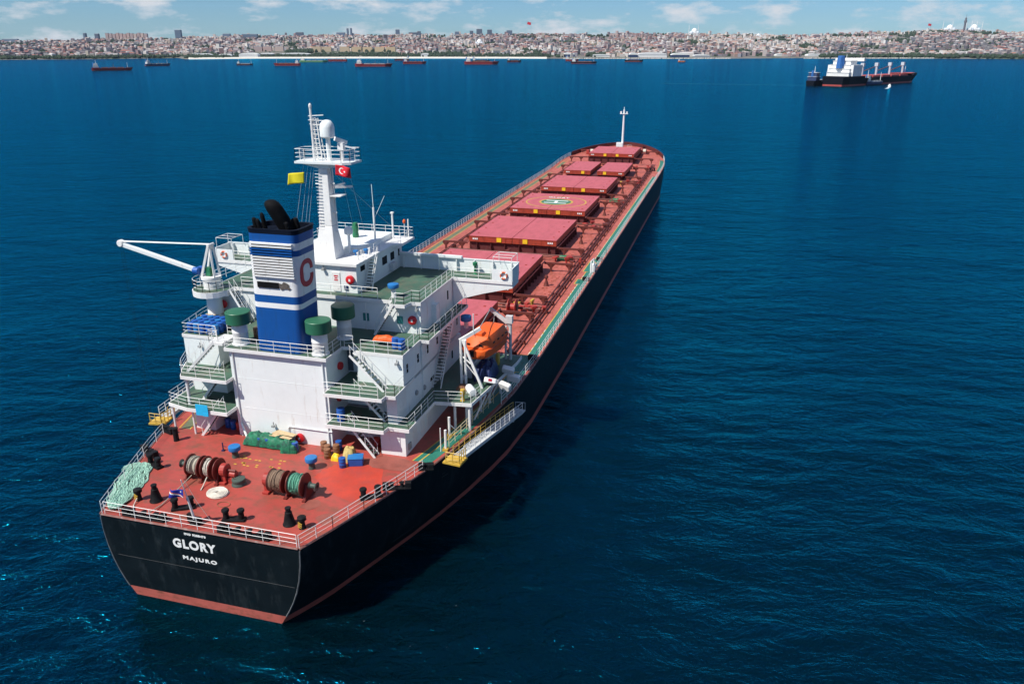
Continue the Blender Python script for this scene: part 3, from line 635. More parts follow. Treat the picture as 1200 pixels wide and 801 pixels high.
def ribbon_C(w, h, t, d, mtx, name, m, parent):
    pts = []
    rr = .42 * w
    for cx, cz, a0, a1 in ((w - rr, h - rr, -8, 90), (rr, h - rr, 90, 180), (rr, rr, 180, 270), (w - rr, rr, 270, 368)):
        pts += [(cx + rr * math.cos(R(a0 + (a1 - a0) * i / 6)), cz + rr * math.sin(R(a0 + (a1 - a0) * i / 6))) for i in range(7)]
    L = []; Rr = []
    for i, p in enumerate(pts):
        a = Vector(pts[max(0, i - 1)]); b = Vector(pts[min(len(pts) - 1, i + 1)]); dd = (b - a).normalized(); nn = Vector((-dd.y, dd.x)) * t / 2
        L.append(Vector(p) + nn); Rr.append(Vector(p) - nn)
    mb = MB()
    for i in range(len(pts) - 1):
        q = [L[i], L[i + 1], Rr[i + 1], Rr[i]]
        mb.add([mtx @ Vector((p.x, p.y, zz)) for zz in (-d, d) for p in q], [(3, 2, 1, 0), (4, 5, 6, 7), (0, 1, 5, 4), (2, 3, 7, 6)] + ([(3, 0, 4, 7)] if i == 0 else []) + ([(1, 2, 6, 5)] if i == len(pts) - 2 else []))
    return part(mb, name, m, parent)
ribbon_C(1.6, 1.95, .42, .05, M_stbd(14.92, FC[1] - 2.525, 21.95), 'letter_emblem', 'emblem', funnel)
mb = MB()
def slant_pipe(mb, x, y, r, h, lean, cut):
    n = 14; a = Vector((x, y, 26.3)); b = Vector((x - lean, y, 26.3 + h)); d = (b - a).normalized(); u = d.orthogonal().normalized()
    if abs(u.y) < .5: u = Vector((0, 1, 0))
    u = Vector((0, 1, 0)); w = d.cross(u).normalized()
    vs = []
    for c, k in ((a, 0), (b, cut)):
        for i in range(n):
            an = 2 * math.pi * i / n; o = u * math.cos(an) * r + w * math.sin(an) * r
            vs.append(c + o + d * (k * math.sin(an)))
    mb.add(vs, [(i, (i + 1) % n, n + (i + 1) % n, n + i) for i in range(n)] + [tuple(range(n, 2 * n))])
def round_pipe(mb, a, b, r, n=14):
    a, b = Vector(a), Vector(b); d = (b - a); w = d.normalized().cross(Vector((0, 1, 0))).normalized(); vs = []
    P_ = ((0, 1), (.45, 1), (.74, .98), (.88, .88), (.96, .66), (1.0, .3))
    for f, k in P_: vs += [a + d * f + Vector((0, 1, 0)) * (math.cos(6.2832 * i / n) * r * k) + w * (math.sin(6.2832 * i / n) * r * .8 * k) for i in range(n)]
    mb.add(vs, [(q * n + i, q * n + (i + 1) % n, (q + 1) * n + (i + 1) % n, (q + 1) * n + i) for q in range(len(P_) - 1) for i in range(n)] + [tuple(range((len(P_) - 1) * n, len(P_) * n))])
round_pipe(mb, (16.3, .0, 26.3), (15.4, .95, 28.9), .74)
part(mb, 'exhaust_pipe', 'soot', funnel, smooth=True)
for x, y, r, h in ((15.3, 2.3, .22, 1.2), (14.9, 1.7, .2, 1.2), (15.9, 1.9, .2, 1.5), (15.6, -.5, .2, .9), (16.6, -.8, .22, 1.1), (17.0, -.3, .2, .9)):
    mb = MB(); round_pipe(mb, (x, y, 26.3), (x - .25, y + .1, 26.3 + h), r, 10); part(mb, 'exhaust_pipe', 'soot', funnel, smooth=True)

# ------------------------------------------------------------------ vents, small deck structures
def mushroom(x, y, z0, r, h, capr, caph, mtrunk, mcap):
    t = part(MB().lathe([(r * 1.15, 0), (r * 1.12, .12), (r, .2), (r, h * .55), (r * 1.03, h * .57), (r * 1.03, h * .61), (r, h * .63), (r, h)], (x, y, z0), 20), 'mushroom_vent', mtrunk, smooth=True)
    part(MB().lathe([(capr * .96, h - .02), (capr, h + .03), (capr, h + caph - .05), (capr * .96, h + caph), (.05, h + caph + .10)], (x, y, z0), 24), 'vent_cap', mcap, t, smooth=True); return t
mushroom(14.95, -2.75, ZC, .68, 2.05, 1.10, 1.05, 'white2', 'cap')
mushroom(19.1, -2.95, ZC, .66, 2.0, 1.05, 1.15, 'white2', 'cap')
mushroom(15.35, 5.3, ZC, .68, 2.0, 1.10, 1.05, 'white2', 'cap')
mushroom(10.5, 3.9, DH, .26, .72, .52, .36, 'greygreen', 'bluecap')
mushroom(10.5, -3.5, DH, .26, .72, .52, .36, 'greygreen', 'bluecap')
mushroom(22.6, -6.4, ZD, .22, .95, .52, .34, 'white2', 'bluecap')
mushroom(30.0, -10.85, ZC - 2.0, .2, .8, .55, .5, 'white2', 'bluecap')
mushroom(6.6, .95, DH, .52, .35, .55, .2, 'greygreen', 'greygreen')

# ------------------------------------------------------------------ radar mast and the gear on the wheelhouse roof
mast = part(MB().prism([(23.6, -.2), (25.6, -.2), (25.6, 1.95), (23.6, 1.95)], ZE, 25.0, [(24.1, .15), (25.1, .15), (25.1, 1.5), (24.1, 1.5)]).prism([(24.1, .15), (25.1, .15), (25.1, 1.5), (24.1, 1.5)], 25.0, 30.3, [(24.2, .25), (24.9, .25), (24.9, 1.15), (24.2, 1.15)]), 'radar_mast', 'white2', bevel=.06, label='white tapered radar mast with a railed platform and dome')
mb = MB(); mb.prism([(23.6, 3.2), (23.6, -1.6), (24.0, -2.3), (26.2, -2.3), (26.2, 1.8), (25.4, 3.2)], 30.75, 30.95)
mb.xprism([(3.1, 30.74), (1.2, 30.3), (.2, 30.3), (-2.0, 30.74)], 24.2, 25.0); part(mb, 'mast_platform', 'white', mast)
q = railing([(23.65, 3.1, 30.95), (23.65, -1.5, 30.95), (24.0, -2.2, 30.95), (26.1, -2.2, 30.95), (26.1, 1.8, 30.95), (25.4, 3.1, 30.95), (23.65, 3.1, 30.95)], h=1.1, step=.9); part(q, 'platform_railing', 'rail', mast)
mb = MB(); mb.tube((24.4, 1.55, 30.9), (24.4, 1.55, 35.6), .11, 8); 
for a, b in (((24.4, .75), (24.4, 1.05)), ((25.0, 1.5), (24.7, 1.5)), ((25.0, .75), (24.8, 1.1))): mb.tube((*a, 30.9), (*b, 34.7), .06, 6)
for i in range(9): z = 31.3 + i * .4; mb.tube((24.4, 1.55, z), (24.4, .85, z), .035, 5); mb.tube((24.4, 1.55, z), (25.0, 1.45, z + .2), .035, 5)
mb.beam((24.4, 1.8, 34.9), (24.4, .3, 35.0), .08, .08); mb.beam((24.4, 1.8, 34.55), (24.5, .2, 34.5), .25, .05); mb.beam((24.4, 1.75, 34.2), (24.4, .6, 34.15), .06, .06)
mb.lathe([(.10, 35.55), (.14, 35.65), (.14, 35.85), (.05, 36.0)], (24.4, 1.55, 0), 8)
part(mb, 'signal_pole', 'rail', mast)
mb = MB(); mb.tube((24.7, .2, 30.9), (24.7, .2, 33.1), .22, 8); mb.lathe([(.55, 33.0), (.66, 33.12), (.66, 33.9), (.58, 34.25), (.38, 34.5), (.05, 34.6)], (24.7, .2, 0), 18); part(mb, 'satellite_dome', 'white', mast, smooth=True)
mb = MB(); mb.tube((24.7, -1.1, 30.9), (24.7, -1.1, 32.0), .18, 8); mb.box((24.7, -1.1, 32.3), (.5, .55, .6)); mb.beam((24.2, -.75, 33.0), (25.2, -1.4, 32.55), .22, .35); mb.beam((24.6, -1.5, 32.3), (24.9, -2.4, 32.1), .12, .12); part(mb, 'radar_scanner', 'white2', mast)
mb = MB(); mb.bb((24.2, -.9, 27.75), (25.4, .2, 27.85)); mb.beam((24.9, 0.2, 28.6), (25.0, -1.0, 28.9), .3, .15); mb.box((24.8, -1.0, 28.6), (.15, 1.6, .18), rz=.6); part(mb, 'lower_radar', 'rail', mast)
mb = MB()
for i in range(26): mb.box((24.05, 1.2 + .02 * (i % 2), 22.6 + i * .3), (.05, .5, .05))
for z in (24.4, 26.2, 27.6, 28.9): mb.tube((24.2, 1.1, z), (24.2, 1.55, z), .06, 5); mb.tube((24.6, .2, z), (24.6, -.2, z), .06, 5)
mb.tube((25.05, .1, 22.2), (24.95, .15, 30.2), .07, 6)
part(mb, 'mast_rung', 'rail', mast)
mb = MB()
for y in (1.7, 2.0, 2.4, 2.9): mb.tube((24.2, y * .9, 30.6), (22.9, y * 1.2 + .5, 22.0), .012, 3)
for y in (-.8, -1.6): mb.tube((24.6, y, 30.7), (26.5, y * 1.5, 22.0), .012, 3)
mb.tube((25, .3, 30), (34, -2, 22.5), .012, 3)
part(mb, 'signal_halyard', 'grey', mast)
mb = MB(); mb.tube((26.2, -.4, ZE), (26.2, -.4, 23.9), .14, 8); mb.lathe([(.3, 23.8), (.42, 23.9), (.42, 24.3), (.25, 24.55), (.05, 24.6)], (26.2, -.4, 0), 12); part(mb, 'small_dome', 'white', wheel, smooth=True)
part(MB().tube((30.3, -1.2, ZE), (30.3, -1.2, 25.7), .10, 6).tube((30.3, -1.2, 25.7), (30.3, -1.15, 28.0), .03, 4).tube((30.3, -1.2, 24.5), (30.9, -2.2, 26.8), .02, 4), 'antenna', 'rail', wheel)
part(MB().tube((33.2, -1.9, ZE), (33.2, -1.9, 24.6), .10, 6).box((33.2, -1.9, 24.65), (.3, .3, .15)), 'antenna', 'rail', wheel)
part(MB().tube((34.0, -3.3, ZE), (34.0, -3.3, 23.9), .07, 6), 'antenna', 'rail', wheel); part(MB().tube((33.0, -3.3, ZE), (33.0, -3.3, 23.7), .04, 5), 'antenna', 'rail', wheel)
for x, y in ((25.0, -2.2), (26.0, -2.5), (24.0, -2.3)): part(MB().tube((x, y, ZE), (x, y, ZE + .7), .05, 5).box((x, y, ZE + .7), (.14, .14, .1)), 'antenna', 'rail', wheel)
mb = MB(); mb.lathe([(.06, 23.65), (.16, 23.75), (.16, 23.95), (.04, 24.1)], (33.0, -3.3, 0), 8); part(mb, 'orange_lamp', 'orange', wheel)
mb = MB(); mb.lathe([(.30, 0), (.34, .2), (.30, .5), (.36, .9), (.28, 1.25), (.1, 1.3)], (30.6, 1.1, ZE + .55), 10); mb.box((30.6, 1.1, ZE + 1.9), (.5, .35, .3)); part(mb, 'compass_binnacle', 'greendark', wheel)
for x, y in ((25.6, -1.3), (26.4, -2.0)): part(MB().lathe([(.08, 0), (.08, .35), (.26, .36), (.26, .5), (.05, .55)], (x, y, ZE), 10), 'small_vent', 'bluecap', wheel)

# ------------------------------------------------------------------ hatches
hatches = [(199.66, 6.85, 17.9, 0.0), (169.12, 8.2, 18.1, 0.85), (141.34, 7.83, 18.1, 0.0), (113.52, 7.83, 18.1, 0.0), (86.84, 7.83, 18.1, 0.0), (58.88, 7.83, 18.1, 0.0), (36.0, 7.83, 15.6, 0.0)]
hobj = []
TOPH = 2.64
for x0, hw, L, gap in hatches:
    z0 = deckz(x0 + L / 2) if x0 > 190 else DH
    x1 = x0 + L; cw = hw - .25 - (gap if gap else 0)
    st = MB().bb((x0 + .35, -cw, z0 - .3), (x1 - .35, cw, z0 + 1.45))
    for i in range(9):
        x = x0 + 1.2 + (L - 2.4) * i / 8
        for s_ in (1, -1): st.yprism([(x - .05, z0), (x + .05, z0), (x + .05, z0 + 1.4), (x - .05, z0 + 1.4)], s_ * (cw - .02), s_ * (cw + .55))
    for i in range(6):
        y = -cw + 1.2 + (2 * cw - 2.4) * i / 5
        st.bb((x0 - .15, y - .05, z0), (x0 + .37, y + .05, z0 + 1.4))
    h = part(st, 'hatch', 'coaming'); hobj.append(h)
    rl = MB()
    for s_ in (1, -1): rl.bb((x0 - .4, s_ * (cw + .5) - .06, z0 + 1.42), (x1 + .4, s_ * (cw + .5) + .06, z0 + 1.58))
    part(rl, 'roller_rail', mat('pale_red_rail', (.30, .10, .085), .5) if 'pale_red_rail' not in bpy.data.materials else bpy.data.materials['pale_red_rail'], h)
    for s_ in (1, -1):
        ya, yb = sorted((s_ * (gap + .05), s_ * hw))
        me = MB().bb((x0, ya, z0 + 1.62), (x1, yb, z0 + TOPH))
        c = part(me, 'hatch_cover', 'hatch', h); c.data.materials.append(M['hatchside'])
        for p in c.data.polygons:
            if abs(p.normal.z) < .5: p.material_index = 1
        lp = MB()
        for zz in (z0 + 1.66, z0 + TOPH - .05): lp.bb((x0 - .05, ya, zz - .03), (x0 - .004, yb, zz + .05))
        ym = (ya + yb) / 2
        for y in (ya + 1.2, ym - 1.2, ym + 1.2, yb - 1.2): lp.bb((x0 - .06, y - .05, z0 + 1.75), (x0 - .003, y + .05, z0 + TOPH - .12))
        part(lp, 'edge_stiffener', 'hatchside', h)
        for i in range(4): part(MB().box((x0 + 2.5 + i * (L - 5) / 3, (ya + 1.0) if s_ < 0 else (yb - 1.0), z0 + TOPH + .03), (.28, .28, .06)), 'lifting_pad', 'hatchside', h)
        sg = MB(); sg.bb((x0 - .12, ym - s_ * 1.6 - .42, z0 + 1.78), (x0 - .065, ym - s_ * 1.6 + .42, z0 + TOPH - .12)); part(sg, 'yellow_plate', 'yellowbright', h)
        tx_ = MB(); yy = s_ * (hw - 1.1)
        for q in range(3): tx_.bb((x0 - .075, yy - .5 + q * .34, z0 + 2.0), (x0 - .062, yy - .28 + q * .34, z0 + 2.3))
        part(tx_, 'white_marking', 'letter', h)
    # side-rolling ramps
    for xx in (x0 + .1, x1 - .1):
        for s_ in (1, -1):
            z = z0 + 1.5; ra = MB()
            ra.bb((xx - .14, min(s_ * (hw + .3), s_ * 12.7), z - .32), (xx + .14, max(s_ * (hw + .3), s_ * 12.7), z))
            for y in (9.2, 12.2):
                if y < hw + .3: continue
                ra.bb((xx - .13, s_ * y - .16, z0 - .05), (xx + .13, s_ * y + .16, z - .31))
                ra.xprism([(s_ * (y - .7), z - .31), (s_ * (y + .7), z - .31), (s_ * y, z - 1.1)], xx - .05, xx + .05)
            part(ra, 'rolling_ramp', 'brown', h)
# helicopter circle on the fourth hatch from the bow
x0, hw, L, _ = hatches[3]; hz = DH + TOPH; cx, cy = 122.3, 0.0
def ring(r0, r1, z, n=48):
    mb = MB(); vs = [(cx + r * math.cos(6.28318 * i / n), cy + r * math.sin(6.28318 * i / n), z) for r in (r0, r1) for i in range(n)]
    return mb.add(vs, [(i, n + i, n + (i + 1) % n, (i + 1) % n) for i in range(n)])
hm = MB(); q = ring(6.2, 6.5, hz + .006); hm.add(q.v, q.f); q = ring(3.2, 3.65, hz + .006); hm.add(q.v, q.f)
part(hm, 'helipad_ring', 'yellow', hobj[3])
part(ring(0.01, 3.2, hz + .008), 'helipad_disc', mat('helipad_green', (.05, .16, .09), .6, var=.2), hobj[3])
hm = MB()
for sx in (-1, 1): hm.bb((cx + sx * 1.25 - .28, cy - 2.4, hz + .012), (cx + sx * 1.25 + .28, cy + 2.4, hz + .02))
hm.bb((cx - .97, cy - .3, hz + .012), (cx + .97, cy + .3, hz + .02)); part(hm, 'helipad_letter', 'letter', hobj[3])
text('GLORY', 'hatch_lettering', 1.0, M_deck(126.9, 0.4, hz + .012), M['letter'], hobj[3], extrude=.004, width=4.6, thick=.02)

# deck gear along the hatches: pipes, hose racks, goose-neck vents, winches between the hatches
for y, r in ((-12.4, .12), (-12.85, .12), (-13.3, .08), (10.9, .1), (11.3, .1)):
    pp = MB().tube((40, y, DH + .55), (200, y, DH + .55), r, 6)
    for i in range(41): pp.bb((40 + i * 4 - .06, y - .22, DH), (40 + i * 4 + .06, y + .22, DH + .52))
    part(pp, 'deck_pipe', 'brown')
for x0, hw, L, _ in hatches[1:]:
    for xx in (x0 - 2.3, x0 - 3.4):
        cross = MB().tube((xx, -12.6, DH + .7), (xx, 11, DH + .7), .12, 6)
        for y in (-11.5, -8.5, -5, 0, 5, 9): cross.bb((xx - .1, y - .05, DH), (xx + .1, y + .05, DH + .66))
        part(cross, 'cross_pipe', 'brown')
gear_r = random.Random(3)
def small_valves(x, y0, y1, n, mm):
    for i in range(n):
        mb = MB(); y = gear_r.uniform(y0, y1); xx = x + gear_r.uniform(-1.6, 1.6); hgt = gear_r.uniform(.5, 1.3)
        mb.tube((xx, y, DH), (xx, y, DH + hgt), gear_r.uniform(.08, .22), 6); mb.box((xx, y, DH + hgt), (gear_r.uniform(.3, .9), gear_r.uniform(.3, 1.2), gear_r.uniform(.15, .4)), rz=gear_r.uniform(0, 3)); part(mb, 'deck_valve', mm)
for i, (x0, hw, L, _) in enumerate(hatches):
    if x0 > 190: continue
    small_valves(x0 + L + 5.6, -14, 12, 9, 'brown'); small_valves(x0 + L + 5.0, -13.5, -8, 5, 'redgear'); small_valves(x0 + L + 5.4, -11, 6, 2, 'yellow')
    # goose-neck vents on the starboard side deck
    for xx in (x0 + L * .55,):
        mb = MB(); mb.lathe([(.45, 0), (.38, .15), (.16, .9), (.14, 1.2)], (xx, -10.3, DH), 10); mb.lathe([(.2, 1.15), (.3, 1.3), (.24, 1.6), (.08, 1.7)], (xx, -10.3, DH), 10); part(mb, 'gooseneck_vent', 'brown', smooth=True)
    mb = MB()
    for q in range(26):
        x = x0 + gear_r.uniform(0, L); y = -gear_r.uniform(8.6, 12.0)
        mb.box((x, y, DH + .05), (gear_r.uniform(.15, .5), gear_r.uniform(.1, .3), .10), rz=gear_r.uniform(0, 3))
    part(mb, 'lashing_eye', 'deckmid')['kind'] = 'stuff'
    mb = MB()
    for q in range(int(L / 1.6)): mb.bb((x0 + q * 1.6, -14.7, DH + .006), (x0 + q * 1.6 + .9, -14.6, DH + .014))
    part(mb, 'paint_mark', 'ropewhite')['kind'] = 'stuff'

# ------------------------------------------------------------------ foremast and forecastle
fm = part(MB().bb((220.2, -.6, deckz(221) - .1), (221.8, 1.5, deckz(221) + 2.9)), 'foremast_house', 'white')
mb = MB(); mb.tube((221.4, -.35, deckz(221)), (221.4, -.45, 22.2), .42, 10, r2=.26); mb.box((221.4, -.45, 20.9), (1.0, 2.6, .14)); mb.tube((221.4, -.45, 22.2), (221.4, -.45, 23.0), .1, 6)
mb.box((221.2, .5, 21.3), (.5, .5, .7)); mb.box((221.2, -1.4, 21.3), (.5, .4, .6)); part(mb, 'foremast', 'white')
q = railing([(222.4, -3.2, deckz(222)), (222.4, -.8, deckz(222))], h=2.0, step=1.2); part(q, 'railing', 'rail')

WB = {}
def bollard_pair(name, loc, rz, label, yellow=True):
    t = thing(name, label, 'bollard', loc, rz, 'double bollards on the deck')
    b = MB().box((0, 0, .09), (.62, 1.75, .18)); o = b.build('base_plate', M['blk'], t, bevel=.03)
    for s_ in (-1, 1):
        MB().lathe([(.22, .18), (.215, .75), (.29, .78), (.29, .92), (.25, .97), (.03, .98)], (0, s_ * .58, 0), 14).build('post', M['blk'], t, smooth=True)
    return t
bollard_pair('double_bollard', (1.95, -1.7, DH), 0.25, 'black double bollard behind the middle of the stern rail, right of the flagstaff')
bollard_pair('double_bollard', (2.3, 3.0, DH), 0.5, 'black double bollard partly behind the stern flagstaff')
bollard_pair('double_bollard', (7.3, 9.6, DH), -.35, 'black double bollard beside the upper end of the pale green rope heap')
bollard_pair('double_bollard', (7.6, -10.3, DH), .62, 'black double bollard by the starboard rail on the bright red deck patch')
bollard_pair('double_bollard', (190.5, -13.5, deckz(190)), .1, 'small dark double bollard at the bow, starboard side by the white rail')
def cone_post(loc, label, rz=0):
    t = thing('pedestal_roller', label, 'roller', loc, rz, 'conical mooring pedestals at the stern')
    MB().lathe([(.50, 0), (.50, .08), (.44, .14), (.26, 1.0), (.27, 1.04), (.20, 1.08), (.20, 1.35), (.24, 1.38), (.22, 1.45), (.02, 1.47)], (0, 0, 0), 16).build('cone', M['blk'], t, smooth=True)
    return t
cone_post((2.7, 5.8, DH), 'black cone shaped mooring pedestal near the pale green rope heap'); cone_post((2.6, -6.0, DH), 'black cone shaped mooring pedestal near the starboard stern corner')
def roller_post(loc, label, rz=0):
    t = thing('fairlead_roller', label, 'roller', loc, rz, 'short striped mooring rollers at the stern')
    MB().lathe([(.28, 0), (.24, .1), (.20, .55), (.20, .7), (.33, .72), (.33, .95), (.26, 1.0), (.02, 1.01)], (0, 0, 0), 14).build('roller', M['blk'], t, smooth=True)
    mb = MB()
    for k in range(3): mb.box((-.21, .10 - .02 * k, .16 + k * .17), (.05, .34, .08), m=Matrix.Rotation(.5, 3, 'X'))
    mb.build('chevron_stripe', M['yellow'], t); return t
roller_post((2.45, 7.2, DH), 'short black roller with yellow stripes tied by a rope to the port stern rail'); roller_post((2.4, -7.2, DH), 'short black roller with yellow stripes at the starboard stern corner')
t = thing('deck_pillar', 'slim black pillar post standing on the port side of the stern deck', 'post', (11.75, 10.85, DH)); MB().lathe([(.26, 0), (.24, .1), (.24, 1.15), (.28, 1.17), (.28, 1.27), (.02, 1.29)], (0, 0, 0), 12).build('post', M['blk'], t, smooth=True)
def chock(loc, rz, L, label):
    t = thing('roller_chock', label, 'mooring chock', loc, rz, 'roller chocks along the deck edge')
    mb = MB(); mb.box((0, 0, .08), (.55, L, .16)); mb.box((0, L / 2 - .25, .35), (.5, .5, .45)); mb.box((0, -L / 2 + .25, .35), (.5, .5, .45)); mb.build('frame', M['blk'], t, bevel=.04)
    n = max(2, int(L / .8) - 1)
    for i in range(n):
        y = -L / 2 + .75 + (L - 1.5) * i / max(1, n - 1); MB().lathe([(.20, .16), (.15, .25), (.15, .5), (.24, .56), (.03, .6)], (0, y, 0), 10).build('roller', M['blk'], t, smooth=True)
    return t
chock((.42, 5.0, DH), 0, 3.7, 'long black roller chock on the transom edge at the port end'); chock((.42, -3.6, DH), 0, 4.3, 'long black roller chock on the transom edge at the starboard end')
chock((9.0, 11.5, DH), -.42, 2.4, 'black roller chock at the port rail above the rope heap'); chock((13.0, 12.8, DH), -.3, 1.8, 'black roller chock at the port rail beside the yellow gangway')
chock((9.4, -11.75, DH), .40, 2.3, 'black roller chock in the gap of the starboard stern rail'); chock((12.9, -12.9, DH), .35, 1.3, 'black roller chock where the starboard stern rail ends by the gangway')
for i, x in enumerate((73.2, 85.8)): chock((x, -15.5, DH), .0, 1.0, ('black fairlead block on the green walkway jog abreast of the lifeboat side hatch', 'black fairlead block on the green walkway jog farther towards the bow')[i])
chock((39.5, -15.5, DH), 0, 1.0, 'black fairlead block on the starboard edge just ahead of the boat deck')

# ------------------------------------------------------------------ mooring winches
def rope_drum(t, y0, y1, m, r=.62, seed=0):
    q = random.Random(seed); prof = [(.3, y0)]
    n = max(4, int((y1 - y0) / .075))
    for i in range(n + 1):
        y = y0 + (y1 - y0) * i / n; prof.append((r + (.035 if i % 2 else -.02) + q.uniform(-.05, .05), y))
    prof.append((.3, y1)); mb = MB().lathe(prof, (0, 0, 1.1), 22, 'y')
    for k in range(6):                                       # crossing turns
        a0 = q.uniform(0, 6.28); ya, yb = q.uniform(y0 + .05, y1 - .05), q.uniform(y0 + .05, y1 - .05)
        mb.path([((r + .06) * math.cos(a0 + u * 4.2), ya + (yb - ya) * u, 1.1 + (r + .06) * math.sin(a0 + u * 4.2)) for u in [i / 16 for i in range(17)]], .04, 5)
    return mb.build('rope_drum', m, t, smooth=True)
def flange(t, y, r=.92):
    return MB().lathe([(.2, y - .05), (r * .97, y - .05), (r, y - .02), (r, y + .02), (r * .97, y + .05), (.2, y + .05)], (0, 0, 1.1), 26, 'y').build('flange', M['maroon'], t, smooth=True)
def winch(loc, rz, label, layout):
    t = thing('mooring_winch', label, 'winch', loc, rz, 'mooring winches on the stern deck')
    sh = MB(); y_all = [a for k in layout for a in k[1:3]]; sh.lathe([(.12, min(y_all)), (.12, max(y_all))], (0, 0, 1.1), 10, 'y'); sh.build('shaft', M['maroon'], t)
    for i, k in enumerate(layout):
        if k[0] == 'rope': rope_drum(t, k[1], k[2], M[k[3]], k[4], i)
        elif k[0] == 'fl': flange(t, k[1], k[3] if len(k) > 3 else .92)
        elif k[0] == 'head':
            s_ = 1 if k[2] > k[1] else -1; d = k[2] - k[1]
            MB().lathe([(.34, k[1]), (.22, k[1] + d * .2), (.20, k[1] + d * .75), (.36, k[1] + d), (.1, k[1] + d)] if s_ > 0 else list(reversed([(.34, k[1]), (.22, k[1] + d * .2), (.20, k[1] + d * .75), (.36, k[1] + d), (.1, k[1] + d)])), (0, 0, 1.1), 14, 'y').build('warping_head', M['greygreen'], t, smooth=True)
        elif k[0] == 'gear':
            mb = MB(); y = (k[1] + k[2]) / 2; w = abs(k[2] - k[1]); mb.lathe([(.45, k[1]), (.55, k[1] + .06), (.55, k[2] - .06), (.45, k[2])], (0, 0, 1.1), 16, 'y'); mb.box((0, y, .5), (.7, w * .8, 1.0)); mb.box((0, y, .1), (1.2, w, .2)); mb.build('gearbox', M['redgear'], t, bevel=.03)
        elif k[0] == 'motor':
            mb = MB(); mb.lathe([(.2, k[1]), (.3, k[1] + .05), (.3, k[2] - .05), (.15, k[2])], (0.1, 0, .75), 12, 'y'); mb.box((.1, (k[1] + k[2]) / 2, .25), (.6, abs(k[2] - k[1]), .5)); mb.tube((-.3, k[1], .5), (-.55, k[1], .95), .03, 5); mb.build('motor', M['redgear'], t, bevel=.03)
        elif k[0] == 'foot':
            mb = MB()
            mb.yprism([(-.75, 0), (.75, 0), (.22, 1.2), (-.22, 1.2)], k[1], k[2]); mb.box((0, (k[1] + k[2]) / 2, .06), (1.7, .3, .12)); mb.build('side_frame', M['maroon'], t, bevel=.02)
    return t
winch((6.7, 0, DH), 0.0, 'winch with a grey rope drum and a narrow white rope drum on the stern deck',
      [('head', 5.75, 6.3), ('foot', 5.50, 5.62), ('fl', 5.42, 5.42), ('rope', 4.35, 5.38, 'ropegrey', .70), ('fl', 4.3, 4.3), ('foot', 4.08, 4.2), ('fl', 3.95, 3.95), ('rope', 3.28, 3.9, 'ropewhite', .66), ('fl', 3.2, 3.2), ('fl', 2.75, 2.75), ('foot', 2.6, 2.7), ('gear', 1.95, 2.5), ('motor', 1.2, 1.9)])
winch((6.35, 0, DH), 0.0, 'winch with a brown rope drum and a green rope drum on the stern deck',
      [('gear', -2.25, -1.7), ('fl', -2.35, -2.35), ('rope', -3.55, -2.42, 'ropebrown', .80), ('fl', -3.6, -3.6), ('foot', -3.95, -3.8), ('fl', -4.1, -4.1, .96), ('rope', -5.2, -4.15, 'ropegreen', .76), ('fl', -5.28, -5.28, .96), ('foot', -5.6, -5.4), ('head', -5.7, -6.35)])
# mooring lines led from the winches to the transom
def rope(name, pts, r, m, label, cat='rope', group=None, n=5):
    o = MB().path(pts, r, n).build(name, M[m], None, True); return tag(o, label, cat, group)
rope('mooring_line', [(6.1, 5.0, DH + .5), (4.5, 4.95, DH + .3), (2.2, 4.9, DH + .08), (.7, 4.9, DH + .25)], .045, 'ropegrey', 'thin grey mooring line from the port winch to the transom chock')
rope('mooring_line', [(6.1, 3.55, DH + .55), (5.4, 3.5, DH + .1), (4.9, 3.35, DH + .05)], .05, 'ropewhite', 'short white mooring line hanging from the white rope drum')
rope('mooring_line', [(2.5, 7.25, DH + .35), (1.6, 7.0, DH + .06), (.7, 6.2, DH + .1)], .04, 'ropewhite', 'short white line from the striped port roller to the stern rail')
def strands(outline_c, axis, L, W, n, r, seed, hgt, m, name, label, cat='rope heap'):
    q = random.Random(seed); mb = MB(); ax = Vector(axis).normalized(); sd = Vector((-ax.y, ax.x, 0))
    for k in range(n):
        y0 = q.uniform(-W, W); ph = q.uniform(0, 6.28); am = q.uniform(.08, .3); l0, l1 = -L * q.uniform(.75, 1), L * q.uniform(.75, 1); pts = []
        for i in range(26):
            u = l0 + (l1 - l0) * i / 25; taper = 1 - .45 * (u / L) ** 2 + .25 * (u / L)
            v = (y0 + am * math.sin(ph + u * 2.1)) * taper; zz = hgt * (1 - (v / (W * 1.3)) ** 2) * q.uniform(.5, 1.0)
            pts.append(Vector(outline_c) + ax * u + sd * v + Vector((0, 0, max(.05, zz))))
        mb.path(pts, r, 5)
        e = pts[-1]; mb.path([e + ax * (.25 * math.sin(a)) + sd * (.25 * (1 - math.cos(a))) for a in [i * .5 for i in range(7)]], r, 5)
    return tag(mb.build(name, M[m], None, True), label, cat)
strands((3.75, 9.35, DH), (6.2, 2.6, 0), 3.5, 1.05, 75, .040, 5, .26, 'ropepale', 'rope_heap', 'long heap of pale green mooring rope along the port stern rail')
def coil(c, r0, r1, turns, r, m, name, label):
    pts = []; q = random.Random(4)
    for lay in range(2):
        for i in range(turns * 18):
            a = 6.28318 * i / 18; f = i / (turns * 18); rr = (r0 + (r1 - r0) * (f if lay == 0 else 1 - f)) + q.uniform(-.02, .02)
            pts.append((c[0] + rr * math.cos(a) * .9, c[1] + rr * math.sin(a) * 1.0, c[2] + r + lay * 1.7 * r + q.uniform(-.01, .02)))
    return tag(MB().path(pts, r, 5).build(name, M[m], None, True), label, 'rope coil')
coil((4.85, 1.75, DH), .15, .88, 9, .05, 'ropewhite', 'rope_coil', 'round flat coil of cream rope on the red stern deck')
